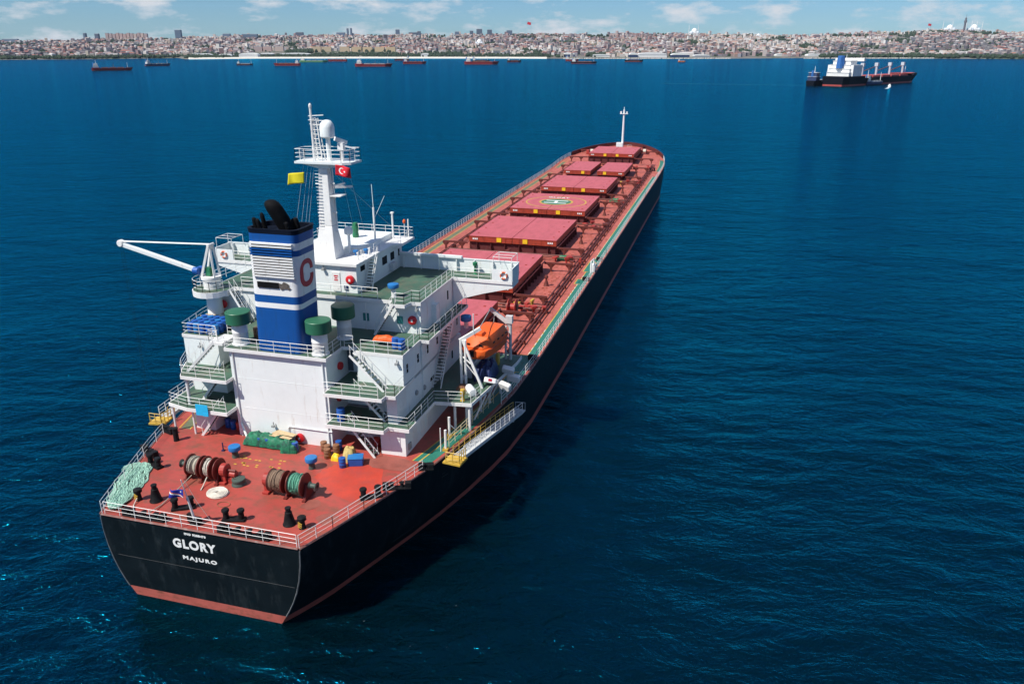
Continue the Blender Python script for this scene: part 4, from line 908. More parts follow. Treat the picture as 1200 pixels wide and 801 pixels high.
o = MB().path([(3.6 + .35 * math.cos(a), .35 + .52 * math.sin(a), DH + .03) for a in [6.283 * i / 24 for i in range(24)]], .03, 5, closed=True).build('wire_ring', M['rustbrown'], None, True); tag(o, 'thin brown ring of wire lying on the deck near the cream coil', 'wire ring')
t = thing('flagstaff', 'leaning white flagstaff at the middle of the stern rail', 'flagstaff', (.75, .75, DH)); mb = MB(); mb.tube((0, 0, 0), (-.35, .1, 2.5), .11, 8, r2=.07); mb.tube((-.35, .1, 2.5), (-.62, .16, 4.1), .035, 5); mb.build('pole', M['rail'], t); mb = MB(); mb.box((0, 0, .25), (.55, .7, .5)); mb.box((.2, .6, .35), (.3, .35, .7)); mb.build('base', M['blk'], t)
def flag(name, origin, du, dv, w, h, layers, label, wave=.2, n=14):
    """cloth with a gentle wave; layers = [(material, function of (u, v) -> inside)]"""
    t = None; du = Vector(du).normalized(); dv = Vector(dv).normalized(); nn = du.cross(dv).normalized(); m_ = 8
    P = lambda u, v: Vector(origin) + du * (u * w) + dv * (v * h) + nn * (wave * math.sin(u * 5.5 + v * 1.2) * (0.2 + u)) - Vector((0, 0, .10 * h * u * u))
    mb = MB(); mb.add([P(i / n, j / m_) for i in range(n + 1) for j in range(m_ + 1)], [(i * (m_ + 1) + j, (i + 1) * (m_ + 1) + j, (i + 1) * (m_ + 1) + j + 1, i * (m_ + 1) + j + 1) for i in range(n) for j in range(m_)])
    o = mb.build(name, M[layers[0]], None, True); so_ = o.modifiers.new('cloth', 'SOLIDIFY'); so_.thickness = .012; tag(o, label, 'flag'); return o, P, nn
def flag_mark(o, P, nn, polys, m, name):
    mb = MB()
    for poly in polys:
        for s_ in (1, -1):
            pts = [P(u, v) + nn * (.03 * s_) for u, v in poly]; mb.add(pts, [tuple(range(len(pts))) if s_ > 0 else tuple(reversed(range(len(pts))))])
    return mb.build(name, M[m], o)
o, P_, nn = flag('ensign', (.05, .88, 9.95), (0.0, 1, -.06), (.1, .0, 1), 1.15, .62, ['flagblue'], 'blue ensign with white and orange diagonal stripes flying over the stern')
# stripes widen away from the hoist; hoist is on the flagstaff side
def strip(u0, va, vb, u1, vc, vd, n=8): return [[(u0 + (u1 - u0) * i / n, va + (vc - va) * i / n), (u0 + (u1 - u0) * (i + 1) / n, va + (vc - va) * (i + 1) / n), (u0 + (u1 - u0) * (i + 1) / n, vb + (vd - vb) * (i + 1) / n), (u0 + (u1 - u0) * i / n, vb + (vd - vb) * i / n)] for i in range(n)]
flag_mark(o, P_, nn, strip(0, .0, .06, 1, .62, .80), 'flagwhite', 'white_stripe'); flag_mark(o, P_, nn, strip(0, .07, .12, 1, .81, .96), 'flagorange', 'orange_stripe')
st_ = [(.20 + (.13 if k % 2 == 0 else .05) * math.cos(k * math.pi / 8) * .6, .70 + (.16 if k % 2 == 0 else .06) * math.sin(k * math.pi / 8)) for k in range(16)]
flag_mark(o, P_, nn, [st_], 'flagwhite', 'star')
rope('halyard', [(.4, .85, 11.2), (.6, .3, 9.5), (.9, -.6, 7.5)], .015, 'ropewhite', 'thin flag halyard slanting from the stern flagstaff to the rail')
o, P_, nn = flag('red_flag', (23.5, -.98, 30.8), (.1, -1, -.1), (0, 0.06, -1), 1.45, .95, ['flagred'], 'red flag with a white crescent and star hanging under the mast platform')
cres = [(.40 + .19 * math.cos(R(a)), .5 + .29 * math.sin(R(a))) for a in range(40, 321, 20)] + [(.445 + .15 * math.cos(R(a)), .5 + .23 * math.sin(R(a))) for a in range(310, 49, -20)]
half_ = len(cres) // 2
quads = [[cres[i], cres[i + 1], cres[-2 - i], cres[-1 - i]] for i in range(min(half_ - 1, 13))]
flag_mark(o, P_, nn, quads, 'flagwhite', 'crescent')
flag_mark(o, P_, nn, [[(.63 + (.085 if k % 2 == 0 else .035) * math.cos(k * math.pi / 5 + math.pi), .5 + (.13 if k % 2 == 0 else .05) * math.sin(k * math.pi / 5 + math.pi)) for k in range(10)]], 'flagwhite', 'star')
flag('yellow_flag', (23.2, 2.05, 30.05), (-.2, 1, -.05), (0, .08, -1), 1.55, 1.0, ['flagyellow'], 'plain yellow flag flying from the halyard left of the mast')

# ------------------------------------------------------------------ clutter round the engine casing
def drum(loc, m, label, group, lid=None, r=.29, h=.88, rz=0):
    t = thing('drum', label, 'drum', loc, rz, group)
    MB().lathe([(r * .95, 0), (r, .02), (r, h * .32), (r * 1.04, h * .34), (r, h * .36), (r, h * .64), (r * 1.04, h * .66), (r, h * .68), (r, h), (r * .93, h + .01), (.02, h - .02)], (0, 0, 0), 14).build('drum_body', M[m], t, smooth=True)
    return t
for x, y, m, lb, g in ((12.9, 2.9, 'bluedrum', 'blue drum half hidden under the green netting bundle, left of two', 'blue drums by the casing'), (12.9, 2.1, 'bluedrum', 'blue drum half hidden under the green netting bundle, right of two', 'blue drums by the casing'),
                       (12.8, -1.3 + .7, 'bluedrum', 'blue drum at the right end of the green netting bundle', 'blue drums by the casing'),
                       (13.6, -3.0, 'rustbrown', 'rusty brown drum against the casing, farthest left of the brown cluster', 'rusty brown drums'), (13.1, -3.6, 'rustbrown', 'rusty brown drum in the middle of the brown cluster', 'rusty brown drums'),
                       (12.5, -3.9, 'rustbrown', 'rusty brown drum at the front of the brown cluster', 'rusty brown drums'), (13.4, -4.3, 'rustbrown', 'rusty brown drum beside the tan canvas bundle', 'rusty brown drums'),
                       (11.4, -5.9, 'bluedrum', 'blue gas bottle shaped drum beside the blue crate', 'blue drums by the casing'),
                       (15.6, -7.2, 'redgear', 'red drum in the shade under the starboard gallery, left one', 'red drums under the gallery'), (15.6, -7.9, 'redgear', 'red drum in the shade under the starboard gallery, right one', 'red drums under the gallery'),
                       (15.4, 7.9, 'bluedrum', 'blue drum in the shade under the port gallery, beside the stair', 'blue drums by the casing'), (15.2, 7.2, 'bluedrum', 'blue drum in the shade under the port gallery, next to the red drum', 'blue drums by the casing'), (15.0, 6.45, 'redgear', 'dark red drum in the shade under the port gallery', 'red drums under the gallery'),
                       (14.1, -4.2, 'bluedrum', 'blue drum low against the casing corner under the stair', 'blue drums by the casing')):
    drum((x, y, DH), m, lb, g)
drum((14.2, -4.6, ZA), 'bluedrum', 'bright blue drum standing on the lower starboard gallery', 'blue drums by the casing', r=.36, h=1.15)
t = thing('crate', 'blue lidded crate on the red deck beside the canvas bundle', 'crate', (12.2, -6.75, DH), .35); MB().box((0, 0, .33), (.95, 1.25, .66)).build('crate_body', M['bluedrum'], t, bevel=.04); MB().box((0, 0, .70), (1.0, 1.3, .08)).build('lid', M['bluecap'], t, bevel=.02)
def bundle(name, c, L, W, H, m, label, cat, rz=0, seed=1):
    q = random.Random(seed); mb = MB(); nx, ny = 40, 18; vs = []
    for i in range(nx + 1):
        for j in range(ny + 1):
            u, v = i / nx * 2 - 1, j / ny * 2 - 1
            hh = H * (1 - abs(u) ** 6 * .75) * (1 - abs(v) ** 5 * .9) * (1 + .34 * mnoise.noise(Vector((u * .9 * L, v * 1.1 * W, seed * 7.3))) + .13 * mnoise.noise(Vector((u * 2.4 * L, v * 2.4 * W, seed * 3.3))))
            if i in (0, nx) or j in (0, ny): hh = 0.0
            vs.append((v * W / 2 * (1 + .08 * mnoise.noise(Vector((u * 4, seed, 0)))), u * L / 2, hh))
    mb.add(vs, [(i * (ny + 1) + j, i * (ny + 1) + j + 1, (i + 1) * (ny + 1) + j + 1, (i + 1) * (ny + 1) + j) for i in range(nx) for j in range(ny)])
    o = mb.build(name, M[m], None, True); o.location = c; o.rotation_euler = (0, 0, rz); return tag(o, label, cat)
bundle('netting_bundle', (13.2, 2.35, DH + .12), 4.4, 1.4, .95, 'tarp', 'long bundle of bright green netting lying against the white casing', 'netting', 0, 3)
bundle('netting_bundle', (12.8, -.1, DH), 1.5, 1.2, .95, 'tarp', 'shorter hump of green netting at the right end of the bundle', 'netting', .2, 8)
o = bundle('canvas_bundle', (12.95, -5.75, DH), 1.1, 1.7, .95, 'canvas', 'tan canvas covered bundle between the brown drums and the blue crate', 'canvas bundle', .35, 5)
bundle('canvas_bundle', (12.4, -4.75, DH), .7, .6, .5, 'yellowbright', 'small yellow bag beside the rusty brown drums', 'bag', 0, 6)
def planks(c, rz, label, n=5, L=2.2):
    o = MB()
    for i in range(n): o.box((0, -.5 + i * .24, .05 + .03 * (i % 3)), (L, .20, .05), rz=.04 * (i % 3 - 1))
    p = o.build('plank_stack', M['plank'], None); p.location = c; p.rotation_euler = (0, 0, rz); return tag(p, label, 'planks')
planks((13.5, .9, DH + 1.0), 1.45, 'tan planks lying on top of the green netting')
t = thing('hand_pump', 'small blue hand pump standing on the red deck left of the blue capped vent', 'pump', (11.2, 5.6, DH)); mb = MB(); mb.tube((0, 0, 0), (0, 0, .8), .06, 6); mb.tube((0, 0, .45), (.1, -.3, .4), .03, 5); mb.box((0, 0, .05), (.25, .25, .1)); mb.build('pump_body', M['navy'], t)
# platform with blue drums on the port side and gear on the starboard corner of the funnel deck
k_ = 0
for i in range(4):
    for j in range(5):
        x = 16.75 + i * .72; y = 8.9 + j * .66
        drum((x, y, ZC + .006), 'bluedrum' if (i + j) % 3 else 'bluecap', 'blue plastic drum in the packed rows on the railed port platform beside the funnel deck', 'blue drums packed on the port platform', r=.31, h=.92)
planks((20.5, 11.6, ZC + .55), -.5, 'tan planks propped on the edge of the port platform behind the blue drums', 4, 2.6)
tag(MB().lathe([(.42, 0), (.5, .15), (.42, .3)], (18.2, 8.0, ZC + .3), 14, 'y').build('tyre', M['blk'], None, True), 'black tyre fender beside the blue drums on the port platform', 'tyre')
for i in range(2): drum((17.9 - .1 * i, -8.45 - .62 * i, ZC + .006), 'bluedrum', ('blue drum at the starboard corner of the funnel deck, inner one', 'blue drum at the starboard corner of the funnel deck, outer one')[i], 'blue drums at the deck corner', r=.33, h=.95)
bundle('orange_cover', (18.3, -7.2, ZC + .55), 1.9, .9, .38, 'orange', 'orange covered stretcher on a rack at the starboard corner of the funnel deck', 'stretcher', .1, 9)
t = thing('rack', 'low dark rack under the orange stretcher on the funnel deck', 'rack', (18.3, -7.2, ZC)); mb = MB()
for x, y in ((-.35, -.8), (.35, -.8), (.35, .8), (-.35, .8)): mb.tube((x, y, 0), (x, y, .55), .05, 5)
mb.box((0, 0, .52), (.8, 1.8, .06)); mb.build('rack_frame', M['coaming'], t)
bundle('netting_bundle', (18.2, 4.6, ZC), 1.6, 1.4, .8, 'tarp', 'green netting heap on the funnel deck behind the port mushroom vent', 'netting', .3, 11)
drum((17.2, 4.9, ZC), 'rustbrown', 'rusty brown drum on the funnel deck between the port vent and the funnel', 'rusty brown drums'); drum((16.7, 4.25, ZC), 'rustbrown', 'rusty brown drum on the funnel deck touching the blue funnel', 'rusty brown drums')
planks((18.6, 4.6, ZC + .8), .3, 'yellowish planks on the green netting beside the funnel', 3, 1.6)
o = MB().box((12.62, 8.35, ZA + .05), (.06, 1.25, 1.05)).box((12.6, 8.0, ZA - .35), (.05, .5, .3)).build('cyan_cover', M['cyan'], None); tag(o, 'bright cyan cloth cover tied on the rail of the lower port gallery', 'cover')
def lifering(c, axis, label):
    mb = MB(); pts = [(0, .33 * math.cos(a), .33 * math.sin(a)) for a in [6.283 * i / 20 for i in range(20)]]; t = thing('life_ring', label, 'life ring', c, axis, 'life rings on the bridge wings')
    mb.path(pts, .075, 6, closed=True).build('ring', M['orange'], t, True); b = MB()
    for a in (0.78, 2.35, 3.93, 5.5): b.tube((0, .33 * math.cos(a - .22), .33 * math.sin(a - .22)), (0, .33 * math.cos(a + .22), .33 * math.sin(a + .22)), .09, 8)
    b.build('white_band', M['white'], t); return t
lifering((30.32, -14.75, ZD + .6), 0, 'orange and white life ring on the starboard bridge wing'); lifering((30.32, 16.9, ZD + .6), 0, 'orange and white life ring on the port bridge wing')
t = thing('wing_repeater', 'green pedestal compass on the starboard bridge wing', 'compass', (32.2, -11.2, ZD)); MB().lathe([(.25, 0), (.15, .1), (.12, .85), (.24, .9), (.26, 1.2), (.05, 1.3)], (0, 0, 0), 12).build('pedestal', M['greendark'], t, smooth=True)

# ------------------------------------------------------------------ provision crane on the port platform
t = thing('provision_crane', 'white provision crane with its long boom swung out over the port side', 'crane', (0, 0, 0))
MB().lathe([(.75, ZC), (.72, ZD - .55)], (20.75, 11.6, 0), 16).build('column', M['white'], t, True)
MB().lathe([(.80, ZD), (.80, ZD + .9), (.95, ZD + .95), (.95, ZD + 1.2), (.05, ZD + 1.22)], (20.75, 11.6, 0), 18).build('slewing_base', M['white2'], t, True)
mb = MB()
for dx in (-.45, .45):
    mb.beam((20.75 + dx, 12.3, ZD + 1.2), (20.75 + dx * .5, 11.3, 23.3), .16, .2); mb.beam((20.75 + dx, 10.9, ZD + 1.2), (20.75 + dx * .5, 11.15, 23.3), .16, .2)
mb.tube((20.3, 11.2, 23.3), (21.2, 11.2, 23.3), .14, 8); mb.build('mast_frame', M['rail'], t)
MB().beam((20.9, 12.6, 20.5), (21.0, 21.5, 22.65), .34, .42).build('boom', M['white'], t, bevel=.04)
MB().lathe([(.32, -.22), (.36, -.15), (.36, .15), (.32, .22)], (21.5, 22.7, 0), 14, 'x').build('boom_sheave', M['rail'], t) if False else MB().lathe([(.3, 20.75), (.34, 20.8), (.34, 21.2), (.3, 21.25)], (0, 21.55, 22.75), 14, 'x').build('boom_head', M['rail'], t)
mb = MB()
for dx in (-.12, .12): mb.tube((20.75 + dx, 11.2, 23.35), (21.0 + dx, 21.6, 22.95), .05, 5)
mb.build('topping_cable', M['rail'], t)
mb = MB(); mb.lathe([(.28, 12.55), (.35, 12.6), (.35, 13.15), (.28, 13.2)], (20.4, 0, 20.75), 12, 'y'); mb.box((20.9, 12.7, 20.8), (.5, .6, .5)); mb.build('hoist_motor', M['bluedrum'], t)
mb = MB(); mb.box((20.7, 11.7, 20.7), (.5, .5, .8)); mb.build('hydraulic_unit', M['greendark'], t)
mb = MB()
for dy in (-.16, .16): mb.tube((21, 21.55 + dy, 22.4), (21, 21.55 + dy * .2, .6), .012, 4)
mb.build('hoist_wire', M['blk'], t)

# ------------------------------------------------------------------ lifeboat, davit and boat deck gear
t = thing('lifeboat', 'orange enclosed lifeboat hanging in its davit on the starboard boat deck', 'lifeboat', (28.4, -13.65, 12.3), -.12); t.scale = (1.06, 1.16, .95)
def loft(secs, cap=True):
    mb = MB(); n = len(secs[0]); vs = [p for s_ in secs for p in s_]
    fs = [(i * n + k, i * n + (k + 1) % n, (i + 1) * n + (k + 1) % n, (i + 1) * n + k) for i in range(len(secs) - 1) for k in range(n)]
    fs += [tuple(range(n - 1, -1, -1)), tuple(range((len(secs) - 1) * n, len(secs) * n))]
    return mb.add(vs, fs)
S = []
for x, w, zb, zt in ((-3.3, .75, .55, 1.25), (-3.1, 1.05, .35, 1.35), (-2.2, 1.25, .1, 1.35), (0, 1.32, 0, 1.3), (1.8, 1.15, .08, 1.35), (2.8, .7, .3, 1.45), (3.35, .12, .75, 1.55)):
    S.append([(x, y, z) for y, z in ((0, zb), (w * .55, zb + .08), (w * .92, zb + .45), (w, zt), (w * .97, zt + .06), (0, zt + .08), (-w * .97, zt + .06), (-w, zt), (-w * .92, zb + .45), (-w * .55, zb + .08))])
loft(S).build('boat_hull', M['orange'], t, smooth=True)
S = []
for x, w, z0, z1 in ((-3.05, .80, 1.36, 1.6), (-2.55, 1.0, 1.36, 2.2), (-2.2, 1.2, 1.36, 2.5), (0, 1.24, 1.36, 2.6), (1.7, 1.14, 1.38, 2.55), (2.35, .8, 1.42, 2.2), (2.85, .45, 1.46, 1.7)):
    S.append([(x, y, z) for y, z in ((w, z0), (w * .97, z0 + (z1 - z0) * .45), (w * .74, z1 - .02), (0, z1 + .02), (-w * .74, z1 - .02), (-w * .97, z0 + (z1 - z0) * .45), (-w, z0))])
loft(S).build('canopy', M['orange'], t, smooth=True)
loft([[( -2.2, y, z) for y, z in ((.4, 2.3), (.38, 2.85), (-.38, 2.85), (-.4, 2.3))], [(-1.3, y, z) for y, z in ((.4, 2.3), (.33, 2.8), (-.33, 2.8), (-.4, 2.3))]]).build('conning_hatch', M['orange'], t, bevel=.06)
mb = MB(); 
for x in (-3.3,): pass
mb.path([(x, s_ * w, z) for s_ in (1,) for x, w, z in ((-3.1, 1.08, 1.36), (-2.2, 1.28, 1.36), (0, 1.35, 1.32), (1.8, 1.18, 1.37), (2.8, .72, 1.46))], .05, 5); mb.path([(x, -w, z) for x, w, z in ((-3.1, 1.08, 1.36), (-2.2, 1.28, 1.36), (0, 1.35, 1.32), (1.8, 1.18, 1.37), (2.8, .72, 1.46))], .05, 5); mb.build('rubbing_strake', mat('dark_orange_strake', (.45, .06, .02), .5), t)
mb = MB()
for y in (.55, -.55):
    mb.box((-2.95, y, 1.85), (.06, .25, .22)); 
for x in (-1.6, -.6, .4, 1.3): mb.box((x, -1.21, 1.82), (.35, .06, .16)); mb.box((x, 1.21, 1.82), (.35, .06, .16))
mb.box((-3.28, .1, 1.0), (.12, .35, .7)); mb.build('boat_window', M['dark'], t)
t = thing('davit', 'white and grey steel davit frames holding the orange lifeboat', 'davit', (0, 0, 0))
mb = MB()
for y in (-12.3, -12.75): mb.tube((24.1, y, ZA), (24.1, y, 14.9), .13, 8)
mb.beam((24.0, -14.4, ZA), (24.1, -12.5, 14.9), .16, .24); mb.beam((24.0, -13.3, 12.6), (24.1, -12.5, 13.2), .1, .1); mb.beam((24.1, -12.2, 14.8), (25.0, -14.0, 15.9), .26, .32); mb.tube((24.1, -13.6, 15.6), (24.1, -13.6, 17.6), .05, 5)
mb.beam((24.05, -14.1, 11.0), (24.05, -12.6, 12.8), .08, .08)
mb.build('after_frame', M['rail'], t)
mb = MB(); mb.tube((31.9, -15.0, ZA), (31.9, -15.0, 14.6), .16, 8); mb.tube((31.9, -14.5, ZA), (31.9, -14.5, 13.8), .12, 8)
for i in range(6): mb.beam((31.9, -15.0, ZA + .4 + i * .6), (31.9, -14.5, ZA + .9 + i * .6), .07, .07)
mb.box((31.9, -14.9, 14.6), (.5, .7, .8)); mb.beam((31.9, -15.0, 14.0), (31.9, -12.8, 15.6), .3, .35); mb.build('forward_frame', M['steelwhite'], t)
mb = MB(); mb.tube((24.6, -13.5, 15.6), (25.2, -13.4, 14.9), .04, 5); mb.tube((31.6, -13.4, 15.2), (31.2, -13.4, 14.2), .04, 5); mb.tube((25.0, -13.9, 15.9), (31.9, -12.9, 15.6), .05, 5); mb.build('boat_fall', M['grey'], t)
mb = MB(); mb.beam((25.2, -11.8, 12.2), (35.5, -9.4, 12.9), .25, .3) if False else mb.beam((24.6, -12.2, ZA + .5), (31.5, -12.2, ZA + .5), .2, .3); mb.box((26.5, -12.3, ZA + .4), (.9, .8, .8)); mb.build('boat_cradle', M['steelwhite'], t)
def canister(c, rz, label):
    t = thing('life_raft', label, 'life raft', c, rz); MB().lathe([(.05, -.75), (.34, -.72), (.38, -.6), (.38, -.03), (.41, 0), (.38, .03), (.38, .6), (.34, .72), (.05, .75)], (0, 0, .45), 16, 'y').build('canister', M['white'], t, True)
    mb = MB(); mb.box((0, -.4, .05), (.7, .08, .1)); mb.box((0, .4, .05), (.7, .08, .1)); mb.build('cradle', M['rail'], t)
canister((22.4, -13.8, ZA), .6 - 1.57, 'white life raft canister lying on the boat deck beside the yellow post')
t = thing('yellow_post', 'short yellow capstan post on the aft edge of the boat deck', 'capstan', (20.9, -13.5, ZA)); MB().lathe([(.26, 0), (.24, .1), (.18, .25), (.17, .55), (.24, .65), (.24, 1.0), (.2, 1.15), (.02, 1.18)], (0, 0, 0), 14).build('capstan', M['yellow'], t, True)
def float_box(c, rot, label, mark=False):
    t = thing('float_panel', label, 'fender', c, 0, 'white floats hung at the boat deck edge'); t.rotation_euler = rot
    MB().prism(rrect(0, 0, .38, .62, .2, 4), -.25, .25).build('panel_body', M['white2'], t, bevel=.06)
    if mark: MB().box((-.395, .05, .02), (.02, .35, .25)).build('red_mark', M['emblem'], t)
    return t
float_box((25.0, -14.9, ZA + .45), (.25, .5, .4), 'white float with a red mark at the boat deck edge', True); float_box((26.3, -16.0, ZA - .55), (0.5, 1.2, .2), 'white float hanging outside the boat deck edge, nearer the stern'); float_box((28.2, -15.8, ZA + .4), (.3, 1.0, .3), 'white float lying on the boat deck edge, nearer the bow'); float_box((28.6, -16.3, ZA - .6), (0.3, 1.3, .2), 'white float hanging outside the boat deck edge, nearer the bow')
bundle('blue_cover', (27.0, -13.9, ZA), 1.9, 3.2, 1.5, 'navy', 'dark blue covered rescue boat bundle under the orange lifeboat', 'boat cover', 0.05, 12)
bundle('hose_heap', (23.6, -12.7, ZA), 1.3, 1.2, .35, 'rustbrown', 'heap of brownish hose on the boat deck by the davit foot', 'hose heap', 0, 13)
t = thing('yellow_float', 'small yellow and red gas bottle rack behind the lifeboat', 'bottle rack', (30.2, -14.1, ZA)); mb = MB()
mb.lathe([(.2, 0), (.2, 1.1), (.08, 1.25)], (0, 0, 0), 10); mb.lathe([(.2, 0), (.2, 1.0), (.08, 1.15)], (.5, .1, 0), 10); mb.build('bottles', M['yellow'], t, True)

# ------------------------------------------------------------------ accommodation ladders
def gangway(name, a, b, w, out, label, main, head):
    """ladder lying from a to b (inner edge), w wide towards 'out'"""
    t = thing(name, label, 'gangway', (0, 0, 0)); a, b, out = Vector(a), Vector(b), Vector(out).normalized(); mb = MB()
    for s_ in (0, w): mb.beam(a + out * s_, b + out * s_, .07, .32)
    mb.build('side_beam', M['steelwhite'], t); mb = MB(); n = int((b - a).length / .45); d = (b - a)
    for i in range(n): c = a + d * ((i + .5) / n) + out * w / 2 + Vector((0, 0, .08)); mb.beam(c - out * (w / 2 - .05), c + out * (w / 2 - .05), .36, .04)
    mb.build('step', M['steelwhite'], t)
    for s_, nm, m in ((0, 'inner_handrail', 'yellow'), (w, 'outer_handrail', 'rail')):
        q = railing([a + out * s_ + Vector((0, 0, .12)), b + out * s_ + Vector((0, 0, .12))], h=1.0, step=1.1, bars=3, r=.03); q.build(nm, M[main if s_ == 0 else m], t)
    mb = MB(); c = a - d.normalized() * .7 + out * w * .5; mb.box(c + Vector((0, 0, -.05)), (1.5, w + .7, .16), rz=math.atan2(d.y, d.x)); mb.build('platform', M[head], t)
    q = railing([c + Vector((-.6, -.6, 0)), c + Vector((.6, -.75, 0))], h=1.0, step=.4, r=.035); q2 = railing([c + Vector((-.65, -.6, 0)), c + Vector((-.65, .6, 0))], h=1.0, step=.6, r=.035); q.add(q2.v, q2.f); q.build('platform_rail', M[head], t)
    mb = MB(); e = b + out * w * .5; mb.box(e + d.normalized() * .4, (.9, w + .1, .12), rz=math.atan2(d.y, d.x)); mb.path([e + d.normalized() * .7 - out * .5 + Vector((0, 0, z)) for z in (0, .9)] + [e + d.normalized() * .7 + out * .5 + Vector((0, 0, z)) for z in (.9, 0)], .035, 5); mb.lathe([(.28, -.08), (.28, .08)], tuple(e - d.normalized() * 1.2 + Vector((0, 0, -.4))), 12, 'y'); mb.lathe([(.22, -.08), (.22, .08)], tuple(e - d.normalized() * 2.4 + Vector((0, 0, -.4))), 12, 'y'); mb.build('lower_platform', M['steelwhite'], t)
    return t
gangway('accommodation_ladder', (15.4, -14.45, 7.4), (28.6, -16.2, 5.8), .95, (.13, -1, 0), 'long white and yellow accommodation ladder stowed along the starboard side below the boat deck', 'yellow', 'yellow')
gangway('accommodation_ladder', (15.2, 14.3, 7.5), (27.5, 16.3, 7.0), .9, (-.15, 1, 0), 'yellow framed accommodation ladder stowed on the port side beyond the stern deck', 'yellow', 'yellow')
mb = MB(); q = railing([(17.2, -13.4, DH), (27.0, -14.6, DH)], h=1.05, step=1.2, r=.035); part(q, 'railing', mat('cream_rail_paint', (.62, .52, .32), .5, var=.2, vs=3))
t = thing('ladder_davit', 'pale davit posts with yellow feet at the head of the starboard gangway', 'davit', (0, 0, 0)); mb = MB()
for x, y, h in ((16.5, -13.35, 2.0), (19.0, -12.8, 2.0), (16.2, -13.0, 2.3)): MB().tube((x, y, DH), (x, y, DH + h), .12 if h < 2.2 else .05, 8).build('post', M['rail'], t)
MB().beam((19.0, -12.8, DH + 1.3), (19.9, -13.4, DH + .1), .09, .09).build('brace', M['rail'], t)
for x, y in ((16.5, -13.35), (19.0, -12.8)): MB().box((x, y, DH + .12), (.5, .5, .24)).build('foot', M['yellow'], t)
# white pilot ladder gear and boxes by the starboard rail amidships
t = thing('pilot_ladder_gear', 'white pilot ladder winch frame by the starboard rail amidships', 'ladder winch', (78.8, -15.6, DH)); mb = MB(); mb.box((0, 0, .6), (1.2, .7, 1.1)); mb.tube((-1.2, .1, 0), (-1.2, .1, 1.9), .12, 6); mb.tube((1.4, .1, 0), (1.4, .1, 1.7), .12, 6); mb.tube((-1.2, .1, 1.9), (1.4, .1, 1.7), .09, 6); mb.build('winch_frame', M['white'], t); mb = MB(); mb.lathe([(.4, -.3), (.4, .3)], (2.2, .1, .5), 10, 'x'); mb.build('ladder_roll', M['plank'], t)
for x, y, lb in ((84.3, -9.9, 'green tarpaulin heap beside the fifth hatch, starboard side'), (139.3, -10.2, 'green tarpaulin heap farther forward on the starboard deck')):
    bundle('tarpaulin_heap', (x, y, DH), 2.6, 1.2, .8, 'greendark', lb, 'tarpaulin', .0, int(x))
t = thing('hose_reel', 'large red hose reel on the deck ahead of the lifeboat', 'reel', (54.4, -9.0, DH)); MB().lathe([(.4, -.6), (1.05, -.55), (1.05, -.45), (.5, -.4), (.5, .4), (1.05, .45), (1.05, .55), (.4, .6)], (0, 0, 1.1), 20, 'y').build('reel_drum', M['redgear'], t, True); MB().lathe([(.45, -.75), (.45, -.62)], (0, 0, 1.1), 12, 'y').build('reel_hub', M['greygreen'], t)
mb = MB(); mb.box((0, -.5, .5), (.5, .12, 1.0)); mb.box((0, .5, .5), (.5, .12, 1.0)); mb.build('reel_stand', M['redgear'], t)
for i, (x, y) in enumerate(((215.6, 4.6), (216.6, -3.8), (214.3, -7.6), (211.4, 9.0))):
    t = thing('windlass', 'red anchor windlass with a pale drum on the bow deck, number from the mast side' if False else ['pale and red windlass left of the foremast house', 'pale and red windlass right of the foremast house', 'pale and red winch farthest to starboard on the bow deck', 'pale and red winch farthest to port on the bow deck'][i], 'windlass', (x + 3.5, y, deckz(x + 3.5)), .0, 'anchor and mooring winches on the bow')
    MB().lathe([(.25, -1.2), (.8, -1.15), (.8, -1.05), (.5, -1.0), (.5, 0), (.8, .05), (.8, .15), (.25, .2)], (0, 0, 1.0), 14, 'y').build('drum', M['maroon'], t, True); MB().box((0, .8, .7), (1.0, .9, 1.3)).build('motor_housing', M['redgear'], t, bevel=.05); MB().lathe([(.62, -.95), (.62, -.05)], (0, 0, 1.0), 14, 'y').build('rope_wrap', M['ropewhite'], t, True)

